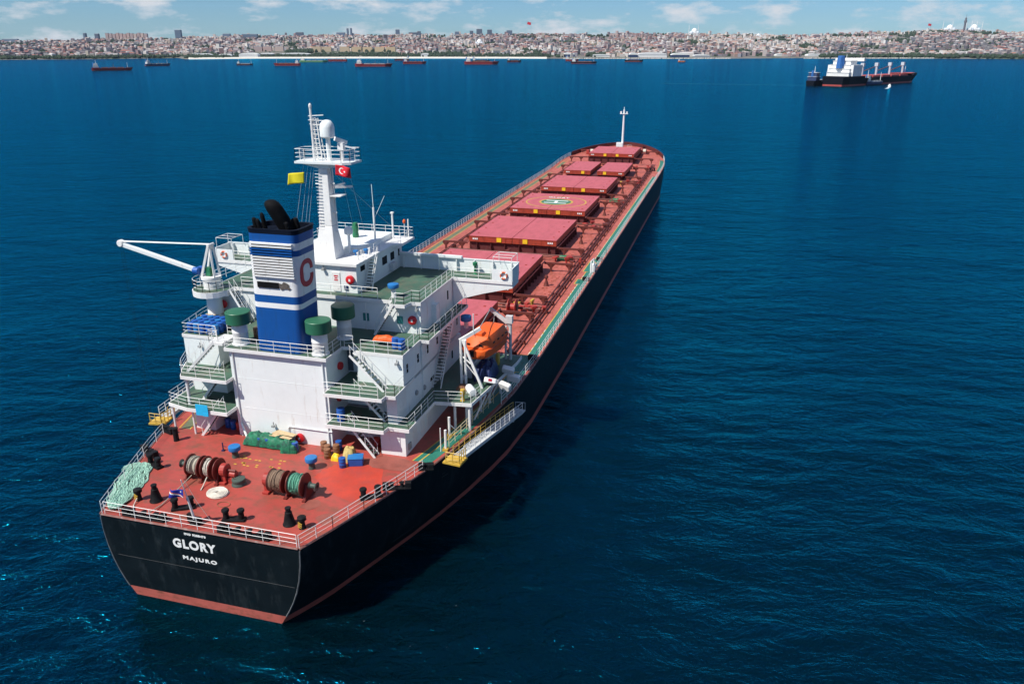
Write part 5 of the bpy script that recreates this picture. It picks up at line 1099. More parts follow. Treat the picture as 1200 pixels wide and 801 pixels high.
# ------------------------------------------------------------------ other ships at anchor
def far_mat(name, col): return mat(name, col, .6, var=.15, vs=.3)
FM = dict(red=far_mat('far_red_hull', (.24, .015, .02)), dark=far_mat('far_dark_hull', (.006, .007, .012)), navy=far_mat('far_navy_hull', (.03, .05, .12)), green=far_mat('far_green_hull', (.16, .36, .16)), white=far_mat('far_white_paint', (.75, .75, .73)),
          grey=far_mat('far_grey_cover', (.32, .34, .36)), brown=far_mat('far_brown_deck', (.22, .09, .06)), reddeck=far_mat('far_red_hatch', (.40, .07, .06)), blue=far_mat('far_blue_paint', (.03, .14, .40)), boot=far_mat('far_red_boot', (.35, .06, .05)), orange=far_mat('far_orange_paint', (.7, .16, .03)), pale=far_mat('far_pale_crane', (.5, .55, .6)))
def cargo_ship(c, head, L, B, H, hull, cover, label, house=12, cat='ship', name='cargo_ship', tiers=3, masts=2, group='cargo ships anchored off the city', boot='boot', hm='white'):
    t = thing(name, label, cat, (c[0], c[1], 0), math.atan2(head[1], head[0]), group)
    def out(z, top):
        k = 1.0 if top else .9; b = B / 2 * k; l = L / 2 - (0 if top else .035 * L)
        return [(-L / 2 + .01 * L, -b * .8), (-L / 2 + .06 * L, -b), (l - .16 * L, -b), (l - .06 * L, -b * .62), (l, 0), (l - .06 * L, b * .62), (l - .16 * L, b), (-L / 2 + .06 * L, b), (-L / 2 + .01 * L, b * .8)]
    MB().prism(out(0, False), -1.5, H * .22, out(0, False)).build('boot_stripe', FM[boot], t)
    h_ = MB().prism(out(0, False), H * .22, H, out(0, True)); bow = [(L / 2 - .17 * L, -B / 2 * .98), (L / 2 - .06 * L, -B * .31), (L / 2, 0), (L / 2 - .06 * L, B * .31), (L / 2 - .17 * L, B / 2 * .98)]
    h_.prism(bow, H, H + .32 * H, [(x + .01 * L, y) for x, y in bow]); st_ = [(-L / 2 + .01 * L, -B * .4), (-L / 2 + .22 * L, -B * .5), (-L / 2 + .22 * L, B * .5), (-L / 2 + .01 * L, B * .4)]; h_.prism(st_, H, H * 1.25); h_.build('hull', FM[hull], t)
    MB().prism([(x - .012 * L, y * .9) for x, y in bow], H + .30 * H, H + .34 * H).build('bow_deck', FM[cover], t)
    x0, x1 = -L / 2 + .24 * L, L / 2 - .19 * L; n = 3 if L < 120 else 5
    for i in range(n):
        a = x0 + (x1 - x0) * (i + .05) / n; b = x0 + (x1 - x0) * (i + .93) / n; MB().bb((a, -B * .36, H), (b, B * .36, H + 1.9)).build('hatch', FM[cover], t)
    hx = -L / 2 + .12 * L; bz = H * 1.25; w = B * .84; hs = MB(); dk = MB()
    for k in range(tiers):
        z0 = bz + (house) * k / tiers; z1 = bz + house * (k + 1) / tiers - .25; ln = .13 * L * (1 - .16 * k); ww = w * (1 - .07 * k); hs.bb((hx - ln / 2, -ww / 2, z0), (hx + ln / 2, ww / 2, z1)); dk.bb((hx - ln / 2 - .6, -ww / 2 - .5, z1), (hx + ln / 2 + .5, ww / 2 + .5, z1 + .25))
    hs.build('deckhouse', FM[hm], t); dk.build('deck_edge', FM['white'], t)
    MB().bb((hx + .13 * L * (1 - .16 * (tiers - 1)) / 2, -w * .35, bz + house * .82), (hx + .13 * L * (1 - .16 * (tiers - 1)) / 2 + .15, w * .35, bz + house * .92)).build('bridge_window', M['dark'], t)
    MB().lathe([(B * .12, bz + house * .5), (B * .10, bz + house * 1.25), (.2, bz + house * 1.26)], (hx - .055 * L, 0, 0), 10).build('funnel', FM['blue' if hull != 'green' else 'grey'], t)
    MB().tube((hx + .01 * L, 0, bz + house), (hx + .01 * L, 0, bz + house + 7), .35, 6, r2=.2).build('mast', FM['white'], t)
    for k in range(masts):
        xx = L / 2 - .12 * L - k * .34 * L; MB().tube((xx, 0, H), (xx, 0, H + (11 if k == 0 else 8)), .4, 6, r2=.22).build('mast', FM['white' if k == 0 else 'brown'], t)
    return t
def ship_between(p, q, *a, **k):
    p, q = Vector(p), Vector(q); return cargo_ship(((p.x + q.x) / 2, (p.y + q.y) / 2), q - p, (q - p).length, *a, **k)
ship_between((1316, 1205), (1365, 1148), 11, 4.2, 'red', 'brown', 'small red coaster with a white house at its left end, leftmost of the anchored ships', 8)
ship_between((1727, 1414), (1789, 1387), 11, 4.0, 'navy', 'grey', 'navy coaster with pale grey hatches just right of the leftmost red coaster', 8.5)
ship_between((1876, 1061), (1858, 1128), 12, 4.4, 'red', 'brown', 'red coaster with its house at the right end, left of the green hulled ship', 7)
ship_between((2369, 1346), (2393, 1254), 14, 4.2, 'green', 'grey', 'pale green hulled ship lying off the sandy spit', 6, boot='green')
ship_between((2577, 1280), (2560, 1346), 11, 4.6, 'red', 'brown', 'small dark red ship just right of the green hulled ship', 5)
ship_between((1817, 878), (1841, 789), 14, 5.2, 'red', 'grey', 'red coaster with pale grey covers lying below the park', 9)
ship_between((2829, 1152), (2814, 1207), 11, 4.0, 'dark', 'brown', 'small dark ship close to the beach, behind the grey covered red coaster', 9)
ship_between((2170, 901), (2195, 838), 12, 5.0, 'red', 'brown', 'dark red coaster left of the longest red ship, seen against the beach', 6)
ship_between((2153, 709), (2175, 615), 15, 6.0, 'red', 'brown', 'longest of the red coasters, with a white house at its left end, mid picture', 9)
ship_between((2500, 800), (2512, 745), 12, 4.5, 'dark', 'brown', 'dark ship partly hidden behind the longest red coaster', 9)
ship_between((2560, 700), (2572, 655), 11, 4.2, 'dark', 'brown', 'low dark ship right of the longest red coaster', 6)
ship_between((2820, 560), (2830, 515), 12, 5.0, 'red', 'grey', 'small red ship with a white house near the start of the breakwater', 9)
ship_between((2370, 450), (2375, 373), 13, 4.2, 'dark', 'brown', 'long dark coaster in front of the breakwater', 7)
ship_between((2726, 339), (2730, 278), 12, 4.6, 'dark', 'brown', 'dark barge like ship against the breakwater, right of the long dark coaster', 4)
t = cargo_ship((2700, 150), (.3, -1), 24, 8, 3.2, 'orange', 'grey', 'tiny orange and white boat beyond the end of the breakwater', 5, 'boat', 'harbour_boat', 2, 0, None)
t = cargo_ship((1900, 1240), (.3, -1), 44, 9, 2.6, 'dark', 'grey', 'low dark tug between the navy coaster and the red coaster', 5, 'boat', 'tug', 2, 1, None)
# bulk carrier with four cranes, the vessels alongside and the motor boat
bc = cargo_ship((1061, -197), (189, -122), 218, 32, 8.6, 'dark', 'reddeck', 'second bulk carrier with a white house, blue funnel and four deck cranes', 17, 'ship', 'bulk_carrier', 4, 1, None)
for k, fx in enumerate((-.17, .0, .17, .34)):
    cx = fx * 218; mb = MB(); mb.tube((cx, 0, 8.6), (cx, 0, 21.5), 1.5, 8); mb.box((cx, 0, 22.5), (3.6, 4.0, 4.0)); mb.build('crane_post', FM['pale'], bc)
    MB().beam((cx - 2, 1, 20), (cx - 25, 3, 15.5), .7, .9).build('crane_boom', FM['brown'], bc)
MB().lathe([(4.2, 22), (3.6, 33), (.3, 33.2)], (-93, 0, 0), 10, sy=1.1).build('funnel', FM['blue'], bc)
mb = MB(); mb.bb((-92, -15.5, 10.8), (-70, 15.5, 23.0)); mb.build('deckhouse', FM['white'], bc); MB().bb((-72.5, -17.5, 27), (-68, 17.5, 30.5)).build('bridge', FM['white'], bc)
t = cargo_ship((1006, -133), (189, -122), 66, 13, 4.5, 'dark', 'grey', 'dark bunker tanker lying alongside the four crane carrier, left of its stern', 9, 'ship', 'bunker_tanker', 2, 1, None, 'dark', 'navy')
t = cargo_ship((1020, -190), (.7, -.75), 30, 8, 3.4, 'navy', 'grey', 'dark blue service boat alongside the starboard quarter of the four crane carrier', 6, 'boat', 'service_boat', 2, 1, None, 'dark')
t = thing('motor_boat', 'small white motor boat passing in front of the four crane carrier', 'boat', (969, -200, 0), -.2); S = []
for x, w, z in ((-5, 1.5, 1.2), (-2, 1.7, 1.3), (2, 1.5, 1.5), (4.2, .7, 1.8), (5.2, .05, 2.0)): S.append([(x, y, zz) for y, zz in ((0, -.4), (w * .8, 0), (w, z), (0, z + .05), (-w, z), (-w * .8, 0))])
loft(S).build('boat_hull', FM['white'], t); loft([[(x, y, z) for y, z in ((w, 1.2), (w * .8, h), (-w * .8, h), (-w, 1.2))] for x, w, h in ((-2.6, 1.2, 3.2), (.8, 1.1, 3.2), (2.4, .8, 1.7))]).build('cabin', FM['white'], t)
foam = mat('wake_foam', (.55, .65, .68), .8, var=.4, vs=.5)
o = MB()
wr = random.Random(2)
def wake(x0, y0, x1, y1, w0, w1, n, mb):
    for i in range(n):
        f = wr.random(); x = x0 + (x1 - x0) * f + wr.uniform(-1, 1); w = w0 + (w1 - w0) * f; y = y0 + (y1 - y0) * f + wr.uniform(-w, w); r_ = wr.uniform(.4, 1.6); k = 7
        mb.add([(x + r_ * 1.8 * math.cos(6.283 * j / k) * wr.uniform(.6, 1.2), y + r_ * math.sin(6.283 * j / k) * wr.uniform(.6, 1.2), .015 + .001 * (i % 9)) for j in range(k)], [tuple(range(k))])
def trail(x0, y0, x1, y1, w0, w1, n, mb):
    vs = []
    for i in range(n + 1):
        f = i / n; w = (w0 + (w1 - w0) * f) * wr.uniform(.45, 1.2); d = Vector((x1 - x0, y1 - y0, 0)).normalized(); sd = Vector((-d.y, d.x, 0)); c = Vector((x0, y0, .02)) + (Vector((x1, y1, .02)) - Vector((x0, y0, .02))) * f + sd * wr.uniform(-.3, .3)
        vs += [c + sd * w, c - sd * w]
    mb.add(vs, [(2 * i, 2 * i + 2, 2 * i + 3, 2 * i + 1) for i in range(n)])
wake(963, -199, 950, -196, .8, 1.6, 22, o); trail(962, -199, 925, -190, .5, 2.2, 40, o)
tag(o.build('wake_foam', foam), kind='stuff')
o = MB(); trail(985, -128, 1000, 60, 1.2, 1.8, 90, o); tag(o.build('wake_streak', mat('pale_water_streak', (.02, .09, .14), .6, var=.5, vs=.2)), kind='stuff')

# ------------------------------------------------------------------ the far shore and the city
FH = Vector((math.cos(YAW), math.sin(YAW), 0)); RT = Vector((math.sin(YAW), -math.cos(YAW), 0))
def land(u, D, z=0.0):      # u = sideways position as a fraction of the distance ahead
    p = Vector((CAMP.x, CAMP.y, 0)) + FH * D + RT * (u * D); return Vector((p.x, p.y, z))
U = lambda a: (a - 600) / 976.0
SHORE = [(-200, 3200), (0, 3230), (100, 3420), (200, 3800), (214, 3900), (216, 3420), (300, 3700), (430, 3760), (600, 3720), (650, 3620), (860, 3640), (950, 3850), (1090, 3640), (1200, 3480), (1400, 3350)]
SKYL = [(-200, 51), (0, 50), (60, 49.5), (130, 47), (200, 46.5), (260, 44.5), (400, 43), (500, 42.5), (600, 42), (700, 42), (800, 41), (860, 42), (920, 43.5), (1000, 40.5), (1060, 39), (1100, 37), (1150, 38.5), (1200, 40), (1400, 41)]
RIDGE = 6000.0
def ground(a, D):
    d0 = lerp_tab(SHORE, a); hr = 40.5 + (57.3 - lerp_tab(SKYL, a)) / 1043 * RIDGE
    t = (D - d0) / (RIDGE - d0)
    if t < 0: return -3.0
    if t > 1: return hr - (D - RIDGE) * .05
    return 2.2 + (hr - 2) * (0.25 * t + .75 * t ** 1.5) + 3.0 * mnoise.noise(Vector((a * .03, D * .004, 0))) * min(1, t * 6)
mb = MB(); AA = list(range(-200, 1401, 8)); DD = [0, 60, 160, 300, 500, 750, 1000, 1300, 1600, 2000, 2400, 3000]
vs = []
for a in AA:
    d0 = lerp_tab(SHORE, a)
    for d in DD: D = d0 + d if d else d0 - 8; vs.append(land(U(a), D, ground(a, D) if d else -1.5))
n = len(DD); mb.add(vs, [(i * n + k, (i + 1) * n + k, (i + 1) * n + k + 1, i * n + k + 1) for i in range(len(AA) - 1) for k in range(n - 1)])
terr = mb.build('hill_terrain', mat('city_ground', (.16, .145, .125), .9, var=.35, vs=.01, dirt=(.05, .075, .035), damt=.9, dscale=(.004, .004, .004), dlo=.5, dhi=.56), None, True); tag(terr, kind='structure')
mb = MB(); vs = []
A2 = [a for a in range(215, 645, 6)]
for a in A2:
    d0 = lerp_tab(SHORE, a); w = 34 + 14 * mnoise.noise(Vector((a * .05, 0, 0)))
    for d, z in ((-40, -.3), (-6, 1.6), (w, 3.6), (w + 2, 0)): vs.append(land(U(a), d0 + d, z + (ground(a, d0 + d) if d > 0 else 0)))
mb.add(vs, [(i * 4 + k, (i + 1) * 4 + k, (i + 1) * 4 + k + 1, i * 4 + k + 1) for i in range(len(A2) - 1) for k in range(3)]); tag(mb.build('beach', mat('pale_sand', (.62, .58, .50), .9, var=.15, vs=.05)), kind='structure')
def island_mat(name, cols):
    m = bpy.data.materials.new(name); m.use_nodes = True; n, l = m.node_tree.nodes, m.node_tree.links; b = n['Principled BSDF']; b.inputs['Roughness'].default_value = .8
    g = n.new('ShaderNodeNewGeometry'); oi = n.new('ShaderNodeObjectInfo'); ad = n.new('ShaderNodeMath'); ad.operation = 'ADD'; l.new(g.outputs['Random Per Island'], ad.inputs[0]); l.new(oi.outputs['Random'], ad.inputs[1])
    fr = n.new('ShaderNodeMath'); fr.operation = 'FRACT'; l.new(ad.outputs[0], fr.inputs[0])
    cr = n.new('ShaderNodeValToRGB'); cr.color_ramp.interpolation = 'CONSTANT'
    while len(cr.color_ramp.elements) < len(cols): cr.color_ramp.elements.new(.5)
    for i, c in enumerate(cols): cr.color_ramp.elements[i].position = i / len(cols); cr.color_ramp.elements[i].color = (*c, 1)
    l.new(fr.outputs[0], cr.inputs[0])
    # rows of windows by height, on walls only
    sx = n.new('ShaderNodeSeparateXYZ'); l.new(g.outputs['Position'], sx.inputs[0]); w = n.new('ShaderNodeMath'); w.operation = 'MULTIPLY'; w.inputs[1].default_value = 1 / 3.2; l.new(sx.outputs[2], w.inputs[0])
    f2 = n.new('ShaderNodeMath'); f2.operation = 'FRACT'; l.new(w.outputs[0], f2.inputs[0]); gt = n.new('ShaderNodeMath'); gt.operation = 'GREATER_THAN'; gt.inputs[1].default_value = .55; l.new(f2.outputs[0], gt.inputs[0])
    sn = n.new('ShaderNodeSeparateXYZ'); l.new(g.outputs['Normal'], sn.inputs[0]); ab = n.new('ShaderNodeMath'); ab.operation = 'LESS_THAN'; ab.inputs[1].default_value = .5; l.new(sn.outputs[2], ab.inputs[0])
    mu = n.new('ShaderNodeMath'); mu.operation = 'MULTIPLY'; l.new(gt.outputs[0], mu.inputs[0]); l.new(ab.outputs[0], mu.inputs[1]); m2 = n.new('ShaderNodeMath'); m2.operation = 'MULTIPLY'; m2.inputs[1].default_value = .4; l.new(mu.outputs[0], m2.inputs[0])
    mx = n.new('ShaderNodeMixRGB'); mx.inputs[2].default_value = (.10, .10, .12, 1); l.new(m2.outputs[0], mx.inputs[0]); l.new(cr.outputs[0], mx.inputs[1]); l.new(mx.outputs[0], b.inputs['Base Color']); return m
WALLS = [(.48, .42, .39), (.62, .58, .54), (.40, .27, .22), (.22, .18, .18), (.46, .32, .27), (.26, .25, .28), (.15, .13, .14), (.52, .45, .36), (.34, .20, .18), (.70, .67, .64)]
wall_m = island_mat('city_walls', WALLS); bright_m = island_mat('bright_walls', [(.66, .60, .54), (.72, .68, .63), (.56, .44, .36), (.60, .54, .50), (.38, .30, .28), (.76, .73, .70), (.62, .50, .40)]); mauve_m = island_mat('mauve_walls', [(.34, .25, .25), (.42, .33, .31), (.24, .19, .21), (.50, .43, .40), (.28, .17, .16), (.18, .15, .18), (.60, .55, .52)]); shade_m = island_mat('cloud_shade_walls', [(.20, .19, .20), (.28, .27, .28), (.17, .13, .13), (.11, .10, .12), (.24, .20, .20), (.14, .14, .17), (.36, .34, .33)])  # darkest wall set has cloud shadow painted in, bright set the sun
roof_m = island_mat('city_roofs', [(.28, .10, .07), (.34, .15, .10), (.32, .28, .27), (.22, .08, .07), (.42, .34, .30), (.20, .17, .17), (.48, .45, .44)])
def block_mesh(mb, mats, c, w, d, h, rz, roof):
    nf = len(mb.f); ca, sa = math.cos(rz), math.sin(rz)
    T = lambda x, y, z: (c[0] + x * ca - y * sa, c[1] + x * sa + y * ca, c[2] + z)
    x, y = w / 2, d / 2; b = 6.0
    v = [T(sx * x, sy * y, -b) for sx, sy in ((-1, -1), (1, -1), (1, 1), (-1, 1))] + [T(sx * x, sy * y, h) for sx, sy in ((-1, -1), (1, -1), (1, 1), (-1, 1))]
    fs = [(0, 1, 5, 4), (1, 2, 6, 5), (2, 3, 7, 6), (3, 0, 4, 7)]
    if roof:
        v += [T(-x * .6, 0, h + min(w, d) * .22), T(x * .6, 0, h + min(w, d) * .22)]; fs += [(4, 5, 9, 8), (5, 6, 9), (6, 7, 8, 9), (7, 4, 8)]; mi = [0] * 4 + [1] * 4
    else: fs += [(4, 5, 6, 7)]; mi = [0] * 4 + [1]
    mb.add(v, fs); mats += mi
cr_ = random.Random(11)
def wooded(a, D):
    return mnoise.noise(Vector((a * .028, D * .0032, 4.2))) > .26
spots = []
for k in range(9500):
    a = cr_.uniform(-60, 1260); d0 = lerp_tab(SHORE, a); t = cr_.random() ** .85; D = d0 + 130 + (RIDGE + 120 - d0 - 130) * t
    park = (200 < a < 640 and D < d0 + 330) or (700 < a < 900 and D < d0 + 120)
    if park or wooded(a, D) or (296 < a < 466 and D < 4480): continue
    spots.append((D, a))
spots.sort()
def one(a, D):
    tall = cr_.random(); w = cr_.uniform(10, 24) * (1 if tall > .12 else cr_.uniform(1.6, 3.2)); d = cr_.uniform(10, 20); h = cr_.uniform(8, 18) * (1.0 if tall < .94 else 1.8)
    return (land(U(a), D, ground(a, D)), w, d, h, YAW + cr_.uniform(-.6, .6) + cr_.choice((0, 1.57)), cr_.random() < .55)
near_i = sorted(cr_.sample(range(1300), 290)); near_set = set(near_i)
mbs = {}
CITY = [('pale old apartment block among many on the hill on the right side of the shore', shade_m, 'old town blocks'), ('cream or pink apartment block among many on the hillside across the water', wall_m, 'hillside blocks')]
stuffs = {k: (MB(), []) for k in ('shaded', 'mid', 'bright', 'mauve')}; DM = dict(shaded=shade_m, mid=wall_m, bright=bright_m, mauve=mauve_m)
city_things = []
for i, (D, a) in enumerate(spots):
    p, w, d, h, rz, rf = one(a, D); shaded = (a > 960 and D < 5400) or a < 55
    dn = mnoise.noise(Vector((a * .012, D * .0016, 9.1))) + (.35 if 800 < a < 1070 and D > 5000 else 0) + (-.15 if 560 < a < 800 and D > 4700 else 0); dist = 'shaded' if shaded and dn < .35 else 'bright' if dn > .18 else 'mauve' if dn < -.08 else 'mid'; shaded = dist == 'shaded'
    if i in near_set:
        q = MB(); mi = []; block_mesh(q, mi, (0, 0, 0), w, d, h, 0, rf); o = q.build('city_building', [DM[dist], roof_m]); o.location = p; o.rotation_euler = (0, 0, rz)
        for f, m_ in zip(o.data.polygons, mi): f.material_index = m_
        lab = dict(shaded='far dim grey city block in the darker districts at either end of the shore', mid='far pink and grey city block in the mixed districts of the shore', bright='far cream or white city block in the brightest districts of the shore', mauve='far dull mauve city block in the duller districts of the shore')[dist]
        tag(o, lab, 'building', dict(shaded='dim city blocks', mid='mixed city blocks', bright='bright city blocks', mauve='mauve city blocks')[dist])
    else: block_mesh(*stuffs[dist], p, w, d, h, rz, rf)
for (q, mi), m_, nm in ((stuffs['shaded'], shade_m, 'shade_district'), (stuffs['mid'], wall_m, 'hillside_city'), (stuffs['bright'], bright_m, 'bright_district'), (stuffs['mauve'], mauve_m, 'mauve_district')):
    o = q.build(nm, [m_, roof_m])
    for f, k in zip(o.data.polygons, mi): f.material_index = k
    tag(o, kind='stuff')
def single(name, a, D, w, d, h, m, label, cat='building', rz=None, group=None, roof=None, build=None):
    t = thing(name, label, cat, land(U(a), D, ground(a, D)), YAW if rz is None else rz, group)
    if build: build(t)
    else:
        MB().bb((-d / 2, -w / 2, -8), (d / 2, w / 2, h)).build('wall', m, t)
        MB().bb((-d / 2 + 1, -w / 2 + 1, h), (d / 2 - 1, w / 2 - 1, h + 2.5)).build('roof', roof or FM['grey'], t)
    return t
slab_m = island_mat('tower_walls', [(.52, .36, .32), (.58, .44, .38), (.46, .34, .32)]); glass_m = island_mat('blue_towers', [(.10, .15, .22), (.13, .18, .26), (.09, .12, .17)])
for i in range(12): single('apartment_tower', 129 + i * 4.1, 6000, 20, 22, 44 - 3 * (i % 3), slab_m, 'pinkish brown apartment tower in the tight skyline row above the leftmost ships', 'tower', None, 'row of apartment towers')
for a, w, h, lb in ((212, 42, 62, 'broad blue glass tower standing alone right of the tower row'), (103, 16, 50, 'thin pale tower, left one of two left of the tower row'), (117, 26, 44, 'grey tower, right one of two left of the tower row'), (353, 52, 32, 'dark blue twin block on the skyline above the small red coaster'), (401, 60, 28, 'wide grey block left of the thin twin towers'), (409, 10, 56, 'thin tower on the skyline, left of the pair'), (413, 10, 58, 'thin tower on the skyline, right of the pair'), (467, 26, 44, 'grey tower with a rounded top beside the wide low block'), (485, 60, 26, 'blue grey office block on the skyline left of the mosque'), (492, 22, 34, 'narrow office block just right of the blue grey office block'), (536, 28, 30, 'blue grey tower left of the group of three'), (553, 24, 36, 'dark tower, left of the group of three on the skyline'), (562, 40, 46, 'widest blue tower in the group of three on the skyline'), (574, 34, 40, 'blue tower, right of the group of three on the skyline'), (597, 40, 36, 'pale tower block left of the big flag'), (268, 50, 28, 'wide dark apartment block on the skyline above the white halls'), (295, 110, 24, 'very wide dark apartment block on the skyline above the white halls'), (15, 110, 22, 'long dark green block at the far left end of the skyline')):
    single('office_tower', a, 5950, w, 24, h, glass_m, lb, 'tower')
row_m = island_mat('beige_walls', [(.62, .47, .28), (.66, .50, .30), (.60, .46, .30)])
for i, a in enumerate((371, 383, 404, 418, 431, 445, 458)): single('apartment_row', a, 4430, 50, 16, 22, row_m, 'beige long apartment block in the row behind the waterside park', 'building', None, 'beige apartment rows', far_mat('far_tan_roof', (.50, .34, .2)) if i == 0 else bpy.data.materials['far_tan_roof'])
for i, a in enumerate((303, 314, 328)): single('apartment_row', a, 4430, 44, 18, 24, slab_m, 'pinkish long apartment block left of the beige rows', 'building', None, 'pink apartment rows', FM['grey'])
def hall(w, d, h, m):
    def f(t):
        MB().bb((-d / 2, -w / 2, -5), (d / 2, w / 2, h * .6)).build('wall', m, t); k = 10
        MB().xprism([(-w / 2, h * .6)] + [(-w / 2 * math.cos(math.pi * i / k), h * .6 + h * .5 * math.sin(math.pi * i / k)) for i in range(1, k)] + [(w / 2, h * .6)], -d / 2 - 1, d / 2 + 1).build('roof', FM['white'], t)
    return f
for a, D, w, h, m, lb in ((236, 3800, 90, 11, 'white', 'long low white hall near the sandy spit'), (265, 3800, 60, 11, 'white', 'low white hall between the long hall and the domed hall'), (292, 3760, 85, 18, 'white', 'white domed hall behind the sandy spit'), (313, 4000, 60, 12, 'navy', 'low blue grey shed with a pale roof right of the domed hall'), (345, 4000, 150, 12, 'grey', 'long pale grey roofed shed at the left end of the park'), (498, 3900, 36, 14, 'white', 'small white tent roof at the edge of the park'), (667, 3800, 50, 16, 'navy', 'dark ended hall with a pale roof near the start of the breakwater'), (704, 3800, 80, 10, 'white', 'low white hall between the two ferry halls'), (742, 3740, 36, 18, 'navy', 'dark blue hall end left of the big white ferry hall'), (764, 3745, 130, 19, 'white', 'big white ferry hall with a curved roof behind the breakwater'), (797, 3740, 80, 17, 'navy', 'dark and white ferry hall right of the biggest one'), (822, 3740, 70, 11, 'grey', 'low grey warehouse right of the ferry halls'), (922, 4000, 110, 12, 'white', 'long white waterside shed left of the four crane carrier, left one'), (955, 4000, 80, 11, 'white', 'white waterside shed behind the four crane carrier, right one')):
    single('hall', a, D, w, 40, h, None, lb, 'hall', None, None, None, hall(w, 40, h, FM[m]))
def mosque(r, hm_, nmin, s=1.0):
    def f(t):
        MB().bb((-r * 1.3, -r * 1.3, -6), (r * 1.3, r * 1.3, r * .9)).build('prayer_hall', FM['grey'] if s < 1 else FM['white'], t)
        MB().lathe([(r, r * .9), (r, r * 1.15), (r * .93, r * 1.5), (r * .72, r * 1.85), (r * .4, r * 2.08), (.3, r * 2.2)], (0, 0, 0), 16).build('dome', FM['pale'] if s < 1 else FM['white'], t, True)
        for k in range(4): MB().lathe([(r * .5, r * .6), (r * .48, r * .95), (r * .3, r * 1.2), (.2, r * 1.3)], (r * .9 * (1 if k < 2 else -1), r * .95 * (1 if k % 2 else -1), 0), 10).build('half_dome', FM['pale'], t, True)
        for k in range(nmin):
            MB().lathe([(1.8, 0), (1.6, hm_ * .6), (2.4, hm_ * .62), (1.4, hm_ * .66), (1.2, hm_ * .85), (.1, hm_)], (r * 1.4 * (1 if k < 2 else -1), r * 1.5 * (1 if k % 2 else -1), 0), 8).build('minaret', FM['white'], t)
    return f
for a, D, r, hm_, nm_, lb in ((812, 5950, 22, 72, 2, 'large pale domed mosque on the skyline above the ferry halls'), (562, 5000, 16, 40, 2, 'pale domed mosque among houses behind the beige apartment rows'), (1108, 5950, 22, 74, 2, 'domed mosque with minarets left of the tall watch tower'), (1136, 5950, 25, 80, 4, 'larger domed mosque with minarets right of the tall watch tower'), (887, 5900, 10, 30, 1, 'small domed mosque on the skyline right of the big one')):
    single('mosque', a, D, 0, 0, 0, None, lb, 'mosque', None, None, None, mosque(r, hm_, nm_))
def watch(t):
    m = far_mat('far_dark_stone', (.12, .12, .14)); MB().lathe([(9, -5), (7.5, 10), (6.5, 62), (9.5, 64), (9.5, 76), (6.5, 78), (6, 92), (3, 96), (.8, 98), (.6, 118)], (0, 0, 0), 12).build('shaft', m, t); MB().lathe([(10, 64.5), (10, 66)], (0, 0, 0), 12).build('balcony', FM['grey'], t)
single('watch_tower', 1125, 5950, 0, 0, 0, None, 'tall dark stepped watch tower on the hill at the right', 'tower', None, None, None, watch)
def bigflag(hp, w):
    def f(t): MB().tube((0, 0, 0), (0, 0, hp), .8, 6).build('pole', FM['grey'], t); MB().box((0, w / 2, hp - w * .36), (.6, w, w * .66), m=Matrix.Rotation(.25, 3, 'X')).build('flag_cloth', M['flagred'], t)
    return f
single('flagpole', 622, 5900, 0, 0, 0, None, 'very tall flagpole with a big dark red flag above the skyline, left of centre', 'flagpole', None, None, None, bigflag(95, 26)); single('flagpole', 1086, 5900, 0, 0, 0, None, 'flagpole with a red flag on the wooded hilltop left of the watch tower', 'flagpole', None, None, None, bigflag(62, 22))
# breakwaters of piled rock
def breakwater(a0, D0, a1, D1, label):
    mb = MB(); q = random.Random(int(a0)); n = int(abs(a1 - a0) / 1.1)
    for i in range(n):
        f = i / n; p = land(U(a0 + (a1 - a0) * f), D0 + (D1 - D0) * f); s_ = q.uniform(3, 6)
        mb.lathe([(s_ * .5, -1), (s_, .8), (s_ * .7, q.uniform(2.2, 4.2)), (.2, 4.4)], (p.x + q.uniform(-5, 5), p.y + q.uniform(-5, 5), 0), 6)
    o = mb.build('breakwater', mat('pale_rock', (.45, .42, .38), .9, var=.3, vs=.3) if 'pale_rock' not in bpy.data.materials else bpy.data.materials['pale_rock']); return tag(o, label, 'breakwater')
breakwater(662, 3520, 858, 3560, 'long rock breakwater in front of the ferry halls'); breakwater(945, 3600, 1095, 3640, 'rock breakwater behind the four crane carrier on the right')
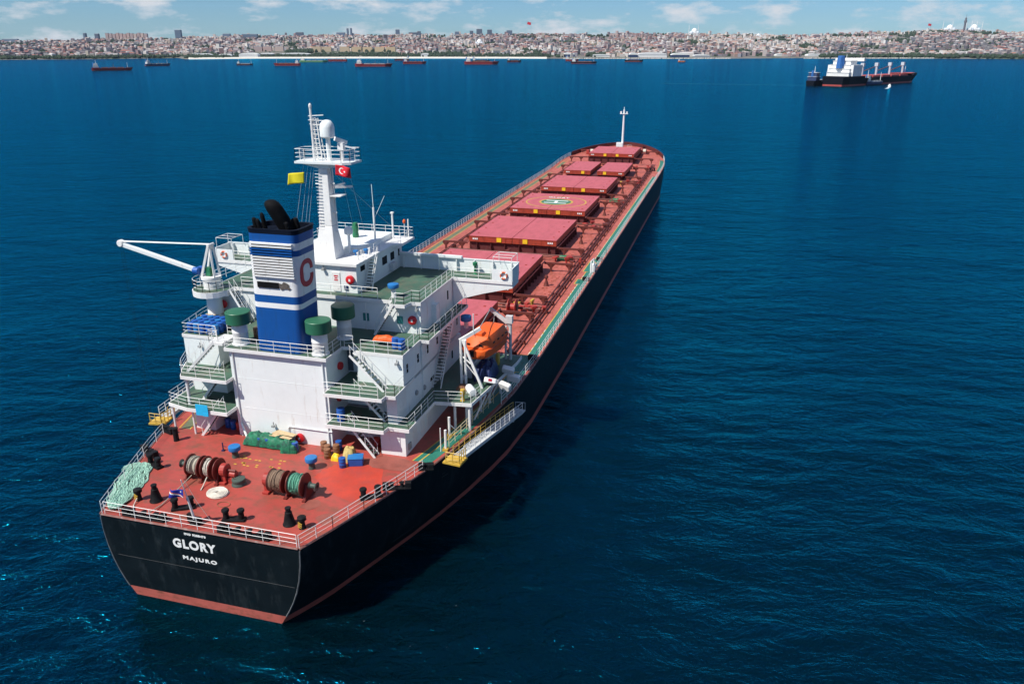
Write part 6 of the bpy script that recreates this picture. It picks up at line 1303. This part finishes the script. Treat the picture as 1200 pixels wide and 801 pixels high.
# trees of the far shore as one wood
mb = MB(); tr = random.Random(5)
def clump(p, r):
    k = 7; prof = [(.35, -.3), (.85, .05), (1.0, .45), (.75, .85), (.3, 1.1)]; j = [tr.uniform(.7, 1.25) for _ in range(k * 5)]; vs = []
    for a_, (rr, z) in enumerate(prof):
        for i in range(k): an = 6.283 * i / k; q = rr * j[a_ * k + i] * r; vs.append((p.x + q * math.cos(an), p.y + q * math.sin(an), p.z + z * r * 1.2 * j[i]))
    mb.add(vs, [(a_ * k + i, a_ * k + (i + 1) % k, (a_ + 1) * k + (i + 1) % k, (a_ + 1) * k + i) for a_ in range(4) for i in range(k)] + [tuple(range(4 * k, 5 * k))])
def trees(a0, a1, d0_, d1_, n, r0=5, r1=10):
    for _ in range(n):
        a = tr.uniform(a0, a1); D = lerp_tab(SHORE, a) + tr.uniform(d0_, d1_); clump(land(U(a), D, ground(a, D)), tr.uniform(r0, r1))
trees(-60, 260, 25, 150, 520, 5, 9); trees(215, 660, 95, 330, 900, 4, 8); trees(370, 560, 330, 420, 120, 6, 9); trees(336, 352, 400, 700, 60, 8, 13); trees(352, 366, 500, 700, 40, 8, 13); trees(690, 740, 250, 420, 160, 7, 11); trees(840, 960, 200, 700, 120, 6, 11); trees(960, 1260, 15, 160, 330, 6, 12)
for _ in range(9000):
    a = tr.uniform(-60, 1260); D = lerp_tab(SHORE, a) + 150 + (RIDGE - lerp_tab(SHORE, a)) * tr.random()
    if D < RIDGE + 80 and (wooded(a, D) or tr.random() < (.16 if a > 960 else .07)): clump(land(U(a), D, ground(a, D)), tr.uniform(5, 11))
for a0, a1, n in ((1062, 1150, 160), (640, 660, 20), (600, 625, 60), (860, 880, 20)):
    for _ in range(n): a = tr.uniform(a0, a1); D = tr.uniform(5750, 6000); clump(land(U(a), D, ground(a, D)), tr.uniform(7, 12))
o = mb.build('distant_trees', mat('far_foliage', (.026, .044, .022), .9, var=.4, vs=.05)); tag(o, kind='stuff')

# ------------------------------------------------------------------ the air between the camera and the far shore
hz_m = bpy.data.materials.new('haze_air'); hz_m.use_nodes = True; hn, hl = hz_m.node_tree.nodes, hz_m.node_tree.links; hn.remove(hn['Principled BSDF'])
pv = hn.new('ShaderNodeVolumePrincipled'); pv.inputs['Color'].default_value = (.58, .78, 1.0, 1); pv.inputs['Density'].default_value = 0.000013; pv.inputs['Anisotropy'].default_value = 0.0
hl.new(pv.outputs[0], hn['Material Output'].inputs['Volume'])
hzb = MB().bb((-13500, -13500, -4), (13500, 13500, 420)).build('haze', hz_m); tag(hzb, kind='stuff')
